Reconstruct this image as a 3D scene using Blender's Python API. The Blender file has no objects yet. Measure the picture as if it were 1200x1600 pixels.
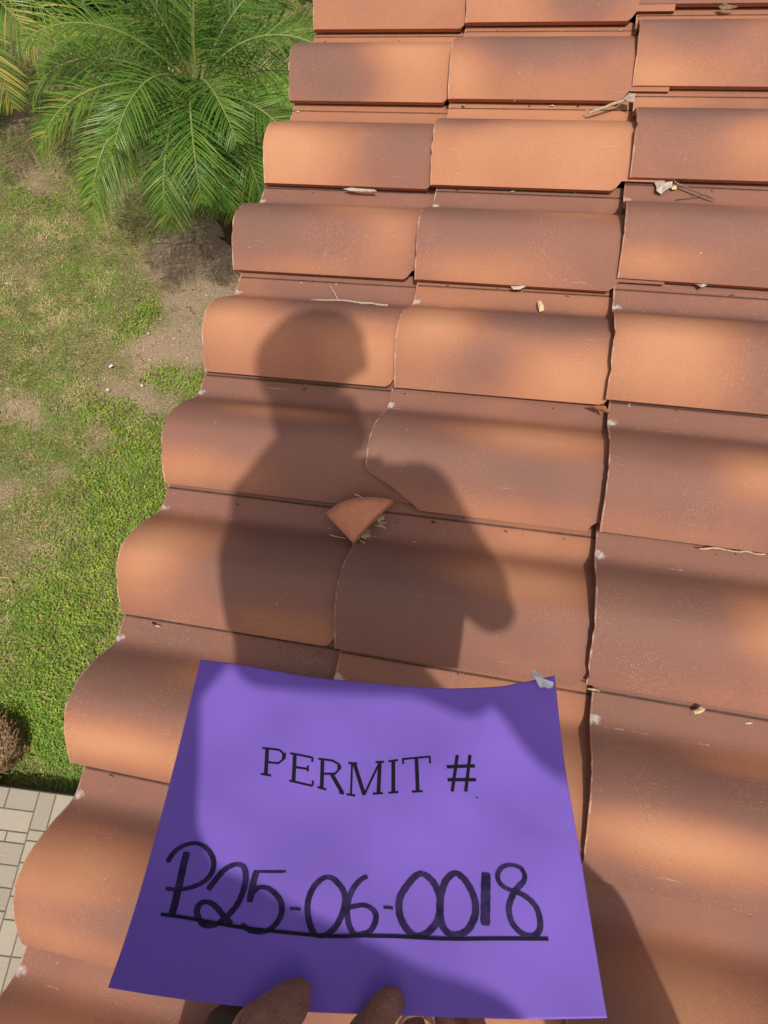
import bpy, bmesh, math, random
import numpy as np
from mathutils import Vector, Matrix
from mathutils.geometry import tessellate_polygon
rnd = random.Random(7); rng = np.random.default_rng(11)
sc = bpy.context.scene; COL = sc.collection
R_ = math.radians
# ------------------------------------------------------------------ camera
THETA = R_(17.0)                    # roof pitch
EAVE = 2.90                         # height of the roof plane at the eave
CAM = np.array([0.34292, -1.60723, EAVE + 1.17635])
MC = np.array([[0.9767528563, 0.2088948980, 0.0481329115],
               [0.1807573009, -0.9232827341, 0.3389333137],
               [0.1152417278, -0.3223537071, -0.9395783265]])   # columns: right, down, forward
FPX = 1041.7                        # focal length for a 1200 px wide picture
cd = bpy.data.cameras.new("camera"); cam = bpy.data.objects.new("camera", cd); COL.objects.link(cam)
mw = Matrix.Identity(4)
for r in range(3):
    mw[r][0] = MC[r][0]; mw[r][1] = -MC[r][1]; mw[r][2] = -MC[r][2]; mw[r][3] = CAM[r]
cam.matrix_world = mw
cd.sensor_fit = 'VERTICAL'; cd.sensor_height = 24.0; cd.lens = 24.0 * FPX / 1600.0
cd.clip_start = 0.01; cd.clip_end = 500
sc.camera = cam
# ------------------------------------------------------------------ light
SUN = np.array([0.00889, 0.39888, -0.91696])        # direction the light travels
w = bpy.data.worlds.new("World"); sc.world = w; w.use_nodes = True
nt = w.node_tree; nt.nodes.clear()
sky = nt.nodes.new('ShaderNodeTexSky'); sky.sky_type = 'NISHITA'; sky.sun_disc = False
sky.sun_elevation = math.asin(-SUN[2]); sky.sun_rotation = math.atan2(-SUN[0], -SUN[1])
sky.dust_density = 8.0; sky.air_density = 0.8; sky.ozone_density = 0.5
bg = nt.nodes.new('ShaderNodeBackground'); bg.inputs[1].default_value = 0.090
wo = nt.nodes.new('ShaderNodeOutputWorld')
nt.links.new(sky.outputs[0], bg.inputs[0]); nt.links.new(bg.outputs[0], wo.inputs[0])
sd = bpy.data.lights.new("sun", 'SUN'); sd.energy = 2.95; sd.angle = R_(0.75); sd.color = (1.0, 0.93, 0.82)
so = bpy.data.objects.new("sun", sd); COL.objects.link(so); so.location = (0, -4, 12)
so.rotation_euler = Vector(SUN).to_track_quat('-Z', 'Y').to_euler()
sc.view_settings.view_transform = 'Standard'; sc.view_settings.look = 'None'
sc.view_settings.exposure = 0.0; sc.view_settings.gamma = 1.0
# ------------------------------------------------------------------ helpers
def ray(x, y): return MC @ np.array([(x - 600) / FPX, (y - 800) / FPX, 1.0])
NR = np.array([-math.sin(THETA), 0, math.cos(THETA)]); XR = np.array([math.cos(THETA), 0, math.sin(THETA)])
O = np.array([0, 0, EAVE])
def rw(X, Y, Z=0.0): return O + XR * X + np.array([0, Y, 0]) + NR * Z      # roof frame -> world
def on_roof(x, y, z=0.0):                                                  # photo point -> roof frame (X, Y)
    d = ray(x, y); o = O + NR * z; P = CAM + d * (((o - CAM) @ NR) / (d @ NR)) - O
    return float(P @ XR), float(P[1])
def on_ground(x, y, z=0.0):
    d = ray(x, y); P = CAM + d * ((z - CAM[2]) / d[2]); return float(P[0]), float(P[1])
def to_photo(P):
    c = (P - CAM) @ MC; return 600 + FPX * c[..., 0] / c[..., 2], 800 + FPX * c[..., 1] / c[..., 2]

ORG = {}
def tag(o, label=None, cat=None, group=None, kind=None):
    if label: o['label'] = label
    if cat: o['category'] = cat
    if group: o['group'] = group
    if kind: o['kind'] = kind
    return o
def empty(name, loc, label, cat, group=None):
    o = bpy.data.objects.new(name, None); COL.objects.link(o); o.location = loc; o.empty_display_size = 0.1
    return tag(o, label, cat, group)
def mesh_obj(name, verts, faces, mat, parent=None, smooth=False, org=None, mats=None, uv=None, attr=None, sm=None):
    """one mesh object; verts in world space, org = its origin"""
    v = np.asarray(verts, dtype=float).reshape(-1, 3)
    po = np.array(ORG.get(parent.name, tuple(parent.location))) if parent is not None else np.zeros(3)
    if parent is not None: org = po if org is None else np.array(org)
    if org is None: org = np.zeros(3)
    me = bpy.data.meshes.new(name)
    me.from_pydata((v - org).tolist(), [], [list(f) for f in faces])
    if mats: [me.materials.append(m) for m in mats]
    else: me.materials.append(mat)
    if sm is not None: me.polygons.foreach_set('use_smooth', sm)
    elif smooth: me.polygons.foreach_set('use_smooth', [True] * len(me.polygons))
    if attr:
        for k, a in attr.items():
            at = me.attributes.new(k, 'FLOAT', 'POINT'); at.data.foreach_set('value', np.asarray(a, dtype=np.float32))
    if uv is not None:
        ul = me.uv_layers.new(name='UVMap'); li = np.empty(len(me.loops), dtype=np.int32); me.loops.foreach_get('vertex_index', li)
        ul.data.foreach_set('uv', np.asarray(uv, dtype=np.float32)[li].ravel())
    me.update()
    o = bpy.data.objects.new(name, me); COL.objects.link(o)
    if parent is not None: o.parent = parent
    o.location = Vector(np.array(org) - po); ORG[o.name] = tuple(np.array(org))
    return o
def setup(): bpy.context.view_layer.update()

class MB:
    def __init__(s): s.v = []; s.f = []; s.a = []
    def add(s, vs, fs, a=None):
        b = len(s.v); s.v += [tuple(map(float, q)) for q in vs]; s.f += [tuple(i + b for i in f) for f in fs]
        s.a += ([a] * len(vs) if not hasattr(a, '__len__') else list(a)) if a is not None else [0.0] * len(vs)
    def box(s, c, h, ax=None, a=None):
        ax = np.eye(3) if ax is None else ax
        vs = [np.array(c) + ax[0] * h[0] * i + ax[1] * h[1] * j + ax[2] * h[2] * k for i in (-1, 1) for j in (-1, 1) for k in (-1, 1)]
        s.add(vs, [(0, 1, 3, 2), (4, 6, 7, 5), (0, 4, 5, 1), (2, 3, 7, 6), (0, 2, 6, 4), (1, 5, 7, 3)], a)
    def tube(s, pts, rad, n=8, cap=True, a=None, squash=1.0):
        pts = [np.array(p, dtype=float) for p in pts]; m = len(pts)
        rad = [rad] * m if not hasattr(rad, '__len__') else rad
        up = np.array([0.13, 0.21, 0.97]); vs = []
        for i, p in enumerate(pts):
            t = pts[min(i + 1, m - 1)] - pts[max(i - 1, 0)]; t /= (np.linalg.norm(t) + 1e-9)
            x = np.cross(t, up); x = x / (np.linalg.norm(x) + 1e-9); y = np.cross(x, t)
            for k in range(n):
                q = 2 * math.pi * k / n; vs.append(p + rad[i] * (math.cos(q) * x + math.sin(q) * squash * y))
        fs = [(i * n + k, i * n + (k + 1) % n, (i + 1) * n + (k + 1) % n, (i + 1) * n + k) for i in range(m - 1) for k in range(n)]
        if cap: fs += [tuple(range(n))[::-1], tuple((m - 1) * n + k for k in range(n))]
        s.add(vs, fs, a)
    def ball(s, c, r, ax=None, nu=16, nv=12):
        ax = np.eye(3) if ax is None else ax; r = (r, r, r) if not hasattr(r, '__len__') else r
        vs = []; 
        for i in range(nv + 1):
            a = math.pi * i / nv
            for k in range(nu):
                b = 2 * math.pi * k / nu
                vs.append(np.array(c) + ax[0] * r[0] * math.sin(a) * math.cos(b) + ax[1] * r[1] * math.sin(a) * math.sin(b) + ax[2] * r[2] * math.cos(a))
        fs = [(i * nu + k, (i + 1) * nu + k, (i + 1) * nu + (k + 1) % nu, i * nu + (k + 1) % nu) for i in range(nv) for k in range(nu)]
        s.add(vs, fs)
    def capsule(s, p0, r0, p1, r1, n=16):
        p0 = np.array(p0, float); p1 = np.array(p1, float); d = p1 - p0; L = np.linalg.norm(d); d = d / L
        pts = []; rr = []
        for k in range(1, 7): a = math.pi / 2 * (1 - k / 6); pts.append(p0 - d * r0 * math.sin(a)); rr.append(r0 * math.cos(a) + 1e-4)
        for k in range(1, 4): t = k / 4; pts.append(p0 + d * L * t); rr.append(r0 + (r1 - r0) * t)
        for k in range(0, 6): a = math.pi / 2 * k / 6; pts.append(p1 + d * r1 * math.sin(a)); rr.append(r1 * math.cos(a) + 1e-4)
        s.tube(pts, rr, n)
    def build(s, name, mat, parent=None, smooth=False, org=None, attr=None, **k):
        return mesh_obj(name, s.v, s.f, mat, parent, smooth, org, attr=({attr: s.a} if attr else None), **k)

# ---- materials
def newmat(name, rough=0.7, spec=0.3):
    m = bpy.data.materials.new(name); m.use_nodes = True; n = m.node_tree; b = n.nodes['Principled BSDF']
    b.inputs['Roughness'].default_value = rough; b.inputs['Specular IOR Level'].default_value = spec
    return m, n, b
def N(n, t, **kw):
    x = n.nodes.new('ShaderNode' + t)
    for k, v in kw.items():
        if k in x.inputs: x.inputs[k].default_value = v
        else: setattr(x, k, v)
    return x
def noise(n, vec, scale, detail=4, rough=0.5, dist=0.0):
    x = N(n, 'TexNoise'); x.inputs['Scale'].default_value = scale; x.inputs['Detail'].default_value = detail
    x.inputs['Roughness'].default_value = rough; x.inputs['Distortion'].default_value = dist
    if vec is not None: n.links.new(vec, x.inputs['Vector'])
    return x.outputs['Fac']
def ramp(n, fac, stops):
    x = N(n, 'ValToRGB'); cr = x.color_ramp
    while len(cr.elements) < len(stops): cr.elements.new(0.5)
    for e, (p, c) in zip(cr.elements, stops): e.position = p; e.color = (*c, 1) if len(c) == 3 else c
    n.links.new(fac, x.inputs[0]); return x.outputs[0]
def mixc(n, fac, a, b, mode='MIX'):
    x = N(n, 'Mix', data_type='RGBA', blend_type=mode)
    for sock, val in ((x.inputs[0], fac), (x.inputs[6], a), (x.inputs[7], b)):
        if hasattr(val, 'is_linked') or hasattr(val, 'node'): n.links.new(val, sock)
        else: sock.default_value = val if not isinstance(val, tuple) else (*val, 1)
    return x.outputs[2]
def mth(n, op, a, b=None, clamp=False):
    x = N(n, 'Math', operation=op); x.use_clamp = clamp
    for i, v in enumerate((a, b)):
        if v is None: continue
        if hasattr(v, 'node'): n.links.new(v, x.inputs[i])
        else: x.inputs[i].default_value = v
    return x.outputs[0]
def bump(n, b, h, strength=0.3, dist=0.002):
    x = N(n, 'Bump'); x.inputs['Strength'].default_value = strength; x.inputs['Distance'].default_value = dist
    n.links.new(h, x.inputs['Height']); n.links.new(x.outputs[0], b.inputs['Normal'])
def simple(name, col, rough=0.7, spec=0.3, nscale=40, var=0.25, bmp=0.2, bd=0.001):
    m, n, b = newmat(name, rough, spec); tc = N(n, 'TexCoord').outputs['Object']
    f = noise(n, tc, nscale, 5, 0.6)
    c = ramp(n, f, [(0.3, tuple(x * (1 - var) for x in col)), (0.7, tuple(min(1, x * (1 + var)) for x in col))])
    n.links.new(c, b.inputs['Base Color'])
    if bmp: bump(n, b, f, bmp, bd)
    return m
# ---- clay tile material: flashed brown to orange, scuffs, speckle, mortar dab
def clay_material():
    m, n, b = newmat('flashed_clay', 0.72, 0.18)
    uvn = N(n, 'UVMap', uv_map='UVMap').outputs[0]
    rn = N(n, 'ObjectInfo').outputs['Random']
    off = N(n, 'CombineXYZ'); n.links.new(mth(n, 'MULTIPLY', rn, 31.7), off.inputs[0]); n.links.new(mth(n, 'MULTIPLY', rn, 17.3), off.inputs[1]); n.links.new(mth(n, 'MULTIPLY', rn, 9.1), off.inputs[2])
    va = N(n, 'VectorMath', operation='ADD'); n.links.new(uvn, va.inputs[0]); n.links.new(off.outputs[0], va.inputs[1]); vec = va.outputs[0]
    fl = N(n, 'Attribute', attribute_name='flash').outputs['Fac']
    big = noise(n, vec, 7, 4, 0.5, 0.3)
    f = mth(n, 'ADD', fl, mth(n, 'MULTIPLY', mth(n, 'SUBTRACT', big, 0.5), 0.45))
    fine = noise(n, vec, 260, 3, 0.6)
    f = mth(n, 'ADD', f, mth(n, 'MULTIPLY', mth(n, 'SUBTRACT', fine, 0.5), 0.22))
    c = ramp(n, f, [(0.0, (0.205, 0.108, 0.083)), (0.32, (0.262, 0.122, 0.089)), (0.6, (0.385, 0.168, 0.096)), (0.85, (0.485, 0.222, 0.118)), (1.0, (0.54, 0.258, 0.140))])
    # slight grey bloom on the brown
    c = mixc(n, mth(n, 'MULTIPLY', noise(n, vec, 14, 5, 0.65), 0.14), c, (0.28, 0.19, 0.15))
    # grainy speckles
    sp = noise(n, vec, 620, 2, 0.5); spm = ramp(n, sp, [(0.61, (0, 0, 0)), (0.70, (1, 1, 1))])
    zone = ramp(n, noise(n, vec, 9, 3, 0.6), [(0.45, (0, 0, 0)), (0.65, (1, 1, 1))])
    c = mixc(n, mth(n, 'MULTIPLY', mth(n, 'MULTIPLY', spm, mth(n, 'ADD', zone, 0.3)), 0.6), c, (0.55, 0.36, 0.27))
    dk = ramp(n, noise(n, vec, 500, 2, 0.5), [(0.27, (1, 1, 1)), (0.34, (0, 0, 0))])
    c = mixc(n, mth(n, 'MULTIPLY', dk, 0.4), c, (0.09, 0.055, 0.045))
    # chips: sparse pale pits
    vo = N(n, 'TexVoronoi'); vo.inputs['Scale'].default_value = 38; n.links.new(vec, vo.inputs['Vector'])
    ch = ramp(n, vo.outputs['Distance'], [(0.035, (1, 1, 1)), (0.06, (0, 0, 0))])
    chz = ramp(n, noise(n, vec, 55, 2), [(0.56, (0, 0, 0)), (0.64, (1, 1, 1))])
    c = mixc(n, mth(n, 'MULTIPLY', mth(n, 'MULTIPLY', ch, chz), 0.8), c, (0.62, 0.45, 0.36))
    # scuff scratches, stretched along the tile
    for (sx, sy, th, k) in ((9, 420, 0.70, 0.5), (60, 300, 0.715, 0.6)):
        mp = N(n, 'Mapping'); mp.inputs['Scale'].default_value = (sx, sy, 1); mp.inputs['Rotation'].default_value = (0, 0, 0.06 if sx < 20 else 0.8); n.links.new(vec, mp.inputs['Vector'])
        s1 = ramp(n, noise(n, mp.outputs[0], 1.0, 3, 0.6), [(th, (0, 0, 0)), (th + 0.03, (1, 1, 1))])
        z2 = ramp(n, noise(n, vec, 16 if sx < 20 else 11, 1), [(0.56, (0, 0, 0)), (0.62, (1, 1, 1))])
        c = mixc(n, mth(n, 'MULTIPLY', mth(n, 'MULTIPLY', s1, z2), k), c, (0.66, 0.50, 0.42))
    # white mortar dab in the pan corner at the lower end
    sep = N(n, 'SeparateXYZ'); n.links.new(uvn, sep.inputs[0])
    dx = mth(n, 'MULTIPLY', mth(n, 'SUBTRACT', sep.outputs[0], 0.006), 70.0); dy = mth(n, 'MULTIPLY', mth(n, 'SUBTRACT', sep.outputs[1], 0.040), 95.0)
    dd = mth(n, 'ADD', mth(n, 'MULTIPLY', dx, dx), mth(n, 'MULTIPLY', dy, dy))
    dab = mth(n, 'SUBTRACT', mth(n, 'ADD', -0.30, mth(n, 'MULTIPLY', noise(n, vec, 150, 5, 0.75), 2.1)), mth(n, 'MULTIPLY', dd, 0.75))
    dab = ramp(n, dab, [(0.35, (0, 0, 0)), (1.0, (0.9, 0.9, 0.9))])
    c = mixc(n, dab, c, (0.72, 0.70, 0.68))
    # contact shadow painted into the lap where the neighbour's flank meets this pan
    lap_shade = mth(n, 'SUBTRACT', 1.0, mth(n, 'MULTIPLY', mth(n, 'ABSOLUTE', mth(n, 'SUBTRACT', sep.outputs[1], -0.0005)), 300.0), True)
    lap_shade = mth(n, 'MULTIPLY', lap_shade, mth(n, 'ADD', 0.45, noise(n, vec, 60, 4, .7)), True)
    c = mixc(n, lap_shade, c, (0.035, 0.022, 0.018))
    # worn pale rim at the lower end, and the rub line along the pan
    rim = mth(n, 'MULTIPLY', mth(n, 'LESS_THAN', sep.outputs[0], 0.0026), ramp(n, noise(n, vec, 45, 4, .7), [(0.46, (0.12, 0.12, 0.12)), (0.62, (1, 1, 1))]))
    c = mixc(n, mth(n, 'MULTIPLY', rim, 0.6), c, (0.66, 0.46, 0.36))
    ln = mth(n, 'ABSOLUTE', mth(n, 'SUBTRACT', sep.outputs[1], 0.0475)); ln = mth(n, 'LESS_THAN', ln, 0.0009)
    ln = mth(n, 'MULTIPLY', ln, mth(n, 'LESS_THAN', sep.outputs[0], 0.16)); ln = mth(n, 'MULTIPLY', ln, ramp(n, noise(n, vec, 22, 4, .8), [(0.56, (0, 0, 0)), (0.66, (1, 1, 1))]))
    c = mixc(n, mth(n, 'MULTIPLY', ln, 0.55), c, (0.68, 0.56, 0.50))
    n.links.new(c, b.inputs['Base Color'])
    hh = mth(n, 'ADD', mth(n, 'MULTIPLY', fine, 1.0), mth(n, 'MULTIPLY', noise(n, vec, 30, 3), 1.5))
    bump(n, b, hh, 0.35, 0.0006)
    return m
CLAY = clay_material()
CLAY_EDGE = simple('raw_clay', (0.36, 0.135, 0.07), 0.85, 0.15, 220, 0.3, 0.5, 0.001)
CLAY_FRESH = simple('fresh_clay', (0.56, 0.235, 0.13), 0.85, 0.15, 90, 0.10, 0.3, 0.0006)

# ------------------------------------------------------------------ the house: deck, walls, fascia, tiles
PITCH, EXPO = 0.244, 0.3814
house = empty('house', (0.6, -0.7, 0), 'single-storey house under the orange and brown S-shaped clay tile roof', 'house'); setup()
UNDER = simple('underlayment', (0.035, 0.03, 0.028), 0.9, 0.1, 30, 0.3, 0.3)
STUCCO = simple('stucco', (0.62, 0.55, 0.44), 0.9, 0.1, 120, 0.08, 0.8, 0.003)
WOODP = simple('painted_fascia', (0.45, 0.38, 0.30), 0.6, 0.3, 20, 0.1, 0.1)
Y0, Y1 = -4.5, 2.6
mb = MB()
ax = np.array([XR, [0, 1, 0], NR])
mb.box(rw(2.05, (Y0 + Y1) / 2, -0.058), (2.0, (Y1 - Y0) / 2, 0.010), ax)
roof = mb.build('roof', UNDER, house)
mb = MB(); mb.box(rw(0.035, (Y0 + Y1) / 2, -0.115), (0.012, (Y1 - Y0) / 2, 0.065), ax); mb.build('fascia', WOODP, house)
mb = MB()
mb.box((0.62, (Y0 + Y1) / 2, 1.44), (0.10, (Y1 - Y0) / 2 - 0.2, 1.44)); mb.box((3.5, (Y0 + Y1) / 2, 1.7), (0.1, (Y1 - Y0) / 2 - 0.2, 1.7))
mb.box((2.06, Y0 + 0.3, 1.5), (1.33, 0.1, 1.45)); mb.box((2.06, Y1 - 0.3, 1.5), (1.33, 0.1, 1.45))
mb.build('wall', STUCCO, house)

PV = [-0.026, -0.012, 0.0, 0.02, 0.040, 0.050, 0.060, 0.075, 0.095, 0.120, 0.145, 0.168, 0.190, 0.215, 0.244]
PZ = [-0.017, -0.018, -0.018, -0.0185, -0.017, -0.012, -0.003, 0.014, 0.0335, 0.0505, 0.0595, 0.0575, 0.0485, 0.030, 0.0015]
def prof(v):
    i = int(np.clip(np.searchsorted(PV, v) - 1, 0, len(PV) - 2)); t = (v - PV[i]) / (PV[i + 1] - PV[i])
    def sl(k):
        if k <= 0 or k >= len(PV) - 1: k = min(max(k, 1), len(PV) - 2)
        return (PZ[k + 1] - PZ[k - 1]) / (PV[k + 1] - PV[k - 1])
    h = PV[i + 1] - PV[i]; t2, t3 = t * t, t * t * t
    return (2*t3-3*t2+1)*PZ[i] + (t3-2*t2+t)*h*sl(i) + (-2*t3+3*t2)*PZ[i+1] + (t3-t2)*h*(sl(i+1) if i < len(PV)-2 else -1.05)
# lower-left corners of the barrels, measured; rows count down the picture, columns up the slope
BP = {(0,0):(490,47),(1,0):(452,158),(2,0):(413,286),(3,0):(364,422),(4,0):(320,581),(5,0):(256.5,755),(6,0):(189,958),(7,0):(109,1191),(8,0):(33,1474),
(0,1):(727,36),(1,1):(700,155),(2,1):(672,289),(3,1):(648,437),(4,1):(615,606),(6,1):(522,1013),
(0,2):(998,10),(1,2):(987,137),(2,2):(982,281),(3,2):(965,437),(4,2):(946,626),(5,2):(937,832),(6,2):(914.5,1070),(7,2):(905,1370)}
# colour of each tile: base orange share, then soft fields (u, v, ru, rv, change); u along the tile 0..1, v across 0..1
FL = {
(0,0):(.62,[(.25,.35,.3,.25,-.7),(.3,.6,.25,.2,-.5)]), (0,1):(.7,[(.7,.75,.3,.3,-.7)]), (0,2):(.25,[]),
(1,0):(.75,[(.15,.6,.35,.5,-.75),(.35,.9,.3,.2,-.4),(.7,.5,.3,.3,.3)]),
(1,1):(.6,[(.5,.62,.42,.22,-.75),(.85,.3,.3,.14,.5),(.05,.85,.2,.2,.3)]),
(1,2):(.5,[(.25,.55,.3,.25,-.6),(.1,.95,.3,.12,.35),(.75,.35,.25,.3,.4)]),
(2,0):(.6,[(.1,.8,.38,.3,.5),(.45,.3,.35,.12,-.6),(.8,.75,.35,.45,-.5)]),
(2,1):(.85,[(.15,.45,.3,.25,-.7),(.4,.35,.4,.08,-.3)]),
(2,2):(.4,[(.3,.5,.35,.25,-.5),(.6,.8,.25,.3,.4),(.1,.05,.35,.2,.4)]),
(3,0):(.3,[(.15,.5,.35,.4,-.35),(.62,.38,.3,.2,.65),(.9,.6,.2,.4,.35),(.3,.97,.5,.1,.3)]),
(3,1):(.3,[(.25,.5,.3,.3,-.3),(.75,.38,.35,.17,.6),(.3,.95,.5,.14,.4)]),
(3,2):(.28,[(.62,.36,.3,.2,.6),(.1,.92,.35,.12,.5),(.4,.55,.3,.2,-.2)]),
(4,0):(.4,[(.15,.6,.3,.45,.55),(.6,.4,.3,.25,-.3),(.9,.8,.3,.3,.45),(.5,.1,.6,.12,-.2)]),
(4,1):(.55,[(.18,.5,.22,.35,.5),(.68,.42,.33,.25,-.7),(.4,.85,.25,.2,-.4),(.85,.88,.35,.2,.35)]),
(4,2):(.35,[(.25,.55,.35,.32,.7),(.15,.9,.4,.2,.4),(.5,.2,.6,.1,-.3),(.7,.6,.25,.3,-.3)]),
(5,0):(.2,[(.55,.36,.35,.12,.75),(.15,.9,.4,.15,.6),(.3,.6,.3,.2,.05)]),
(5,1):(.3,[(.15,.5,.25,.3,-.2),(.75,.42,.42,.2,.8),(.7,.72,.35,.14,-.3),(.3,.62,.3,.15,-.1),(.5,.97,.6,.12,.3)]),
(5,2):(.2,[(.6,.55,.22,.25,.75),(.2,.97,.6,.12,.25)]),
(6,0):(.25,[(.2,.45,.3,.25,.65),(.1,.75,.2,.25,.5),(.85,.95,.5,.16,.5),(.6,.6,.3,.3,-.2)]),
(6,1):(.25,[(.7,.4,.4,.2,.8),(.25,.6,.3,.3,-.2),(.6,.9,.4,.1,.15),(.8,.06,.4,.14,.45)]),
(6,2):(.2,[(.62,.5,.2,.3,.7),(.3,.5,.25,.3,-.1),(.4,.95,.6,.1,.2)]),
(7,0):(.2,[(.2,.85,.6,.17,.8),(.55,.32,.25,.12,.55),(.3,.45,.4,.15,-.1)]),
(7,1):(.4,[(.8,.4,.4,.4,.5)]),
(7,2):(.2,[(.3,.74,.5,.18,.75),(.55,.28,.3,.09,.6),(.35,.42,.25,.14,-.15)]),
(8,0):(.35,[(.2,.5,.35,.25,.6),(.5,.22,.5,.1,-.4),(.5,.7,.3,.15,-.25),(.15,.9,.4,.12,.3)]),
(8,1):(.4,[(.8,.5,.3,.3,.4)]), (8,2):(.3,[(.4,.4,.3,.3,.5),(.2,.12,.5,.1,-.1)]), (9,0):(.3,[(.3,.5,.4,.3,.55)]),
}
def flash(i, j, u, v):
    if (i, j) in FL: base, bl = FL[(i, j)]
    else:
        r = random.Random(i * 37 + j * 101 + 5); base = r.uniform(.2, .6); bl = [(r.random(), r.random(), r.uniform(.2, .4), r.uniform(.15, .3), r.choice((-1, 1)) * r.uniform(.3, .7)) for _ in range(3)]
    f = base
    # the pan and the far flank keep more of the brown flashing
    for (a, c, ra, rc, s) in bl: f += s * math.exp(-((u - a) / ra) ** 2 * 1.3 - ((v - c) / rc) ** 2 * 1.3)
    return min(1.05, max(0.02, f))
def make_tile(i, j):
    rr = random.Random(i * 57 + j * 13 + 3)
    if (i, j) in BP: bx, by = on_roof(*BP[(i, j)])
    else: bx, by = j * EXPO + rr.uniform(-.002, .002), -i * PITCH + rr.uniform(-.002, .002)
    if (i, j) == (5, 1): bx, by = on_roof(560, 795); bx = EXPO - 0.002; by = -5 * PITCH + .004
    rot = rr.uniform(-.008, .008); dz = rr.uniform(-.0008, .0012) + (0.004 if j == 2 else 0) ; tilt = 0.050 + (0.006 if j >= 2 else 0)
    vs_ = np.concatenate([np.linspace(-0.026, 0.05, 12), np.linspace(0.056, 0.244, 36)])
    hk = rr.uniform(.955, 1.035); chips = [(rr.uniform(.07, .235), rr.uniform(.0008, .0026), rr.uniform(.003, .007)) for _ in range(5)]
    nu = 52; L = EXPO + 0.075; T = 0.0125
    top = []; at = []; uvs = []; bot = []
    broken = (i, j) == (5, 1)
    def u0(v):
        if not broken: return 0.0003 * math.sin(v * 90 + i * 3) + sum(d * math.exp(-((v - c) / w_) ** 2) for c, d, w_ in chips)
        pts = [(-1, 0), (0.196, 0.0), (0.204, 0.012), (0.213, 0.036), (0.223, 0.058), (0.233, 0.075), (0.244, 0.094)]
        for (a, b), (c, d) in zip(pts, pts[1:]):
            if a <= v <= c: return b + (d - b) * (v - a) / (c - a) + (0.0012 * math.sin(v * 900) if v > .197 else 0)
        return 0.094
    nv = len(vs_)
    for k in range(nu + 1):
        s = k / nu
        for v in vs_:
            # the flank edge is cut back where the next course laps over it
            uu = u0(v) + (L - u0(v)) * s
            cut = 0.012 * min(1, max(0, (uu - (EXPO - 0.016)) / 0.010)); vv = v
            if v > 0.1: vv = 0.1 + (v - 0.1) * (0.144 - cut) / 0.144
            z = prof(vv) * (hk if prof(vv) > 0 else 1) - tilt * uu + dz
            e = 0.00001
            sl = (prof(min(vv + .001, .2439)) - prof(max(vv - .001, -.0255))) / .002; nl = math.hypot(1, sl)
            X = bx + uu; Y = by + (0.244 - vv)
            X2 = bx + uu - rot * (0.12 - vv); Y2 = Y + rot * uu
            soft = 0.0012 if k == 0 else 0
            top.append(rw(X2, Y2, z - soft)); bot.append(rw(X2, Y2 - (T * sl / nl), z - T / nl))
            at.append(flash(i, j, uu / EXPO, vv / 0.244)); uvs.append((uu, vv))
    n1 = len(top); V = top + bot; A = at + at; U = uvs + uvs; F = []; MI = []; SM = []
    def g(k, l): return k * nv + l
    for k in range(nu):
        for l in range(nv - 1):
            F.append((g(k, l), g(k, l + 1), g(k + 1, l + 1), g(k + 1, l))); MI.append(0); SM.append(True)
            F.append((n1 + g(k, l), n1 + g(k + 1, l), n1 + g(k + 1, l + 1), n1 + g(k, l + 1))); MI.append(1); SM.append(True)
    def strip(idx, flip, mi=1):
        b = len(V); m_ = len(idx)
        for q in idx: V.append(V[q]); A.append(A[q]); U.append(U[q])
        for q in idx: V.append(V[q + n1]); A.append(A[q]); U.append(U[q])
        for q in range(m_ - 1):
            f = (b + q, b + q + 1, b + m_ + q + 1, b + m_ + q); F.append(f[::-1] if flip else f); MI.append(mi); SM.append(False)
    em = 1
    strip([g(0, l) for l in range(nv)], True, 2 if broken else 1); strip([g(nu, l) for l in range(nv)], False)
    strip([g(k, 0) for k in range(nu + 1)], False); strip([g(k, nv - 1) for k in range(nu + 1)], True)
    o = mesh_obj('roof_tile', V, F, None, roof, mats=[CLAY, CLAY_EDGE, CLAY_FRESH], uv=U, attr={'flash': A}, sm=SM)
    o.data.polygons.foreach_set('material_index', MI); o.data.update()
    if broken: o['label'] = 'roof tile with its lower front corner broken off'
    return o
ROWS = range(-4, 13)
for i in ROWS:
    for j in range(0, 5): make_tile(i, j)

# grit, needles and leaf bits gathered where the flanks meet the pans
def roof_litter():
    r = random.Random(77); mb = MB(); up_ = NR
    for i in range(-1, 10):
        for j in range(0, 4):
            for q in range(r.randint(3, 9)):
                u = j * EXPO + r.uniform(.01, EXPO - .01); c = rw(u, -i * PITCH - abs(r.gauss(0, .006)) - .002, -.0155 - .05 * (u - j * EXPO)); l = r.choice((.0015, .002, .003, .006, .010)); a = r.gauss(0, .5) if l > .004 else r.uniform(0, 3.14)
                d = XR * math.cos(a) + np.array([0, math.sin(a), 0]); mb.tube([c - d * l * .5, c + NR * l * .1, c + d * l * .5], [.0004 + l * .06, .0006 + l * .12, .0003], 5, a=r.random())
    return mb
GRIT, n_g, b_g = newmat('roof_litter', 0.9, 0.1); n_g.links.new(ramp(n_g, N(n_g, 'Attribute', attribute_name='tint').outputs['Fac'], [(0, (0.04, 0.03, 0.022)), (.5, (0.17, 0.11, 0.07)), (.8, (.40, .30, .20)), (1, (.6, .55, .48))]), b_g.inputs['Base Color'])
tag(roof_litter().build('roof_litter', GRIT, attr='tint', org=rw(0, 0, 0)), 'fine grit, needles and leaf crumbs gathered along the tile laps', 'debris', kind='stuff')
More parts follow.
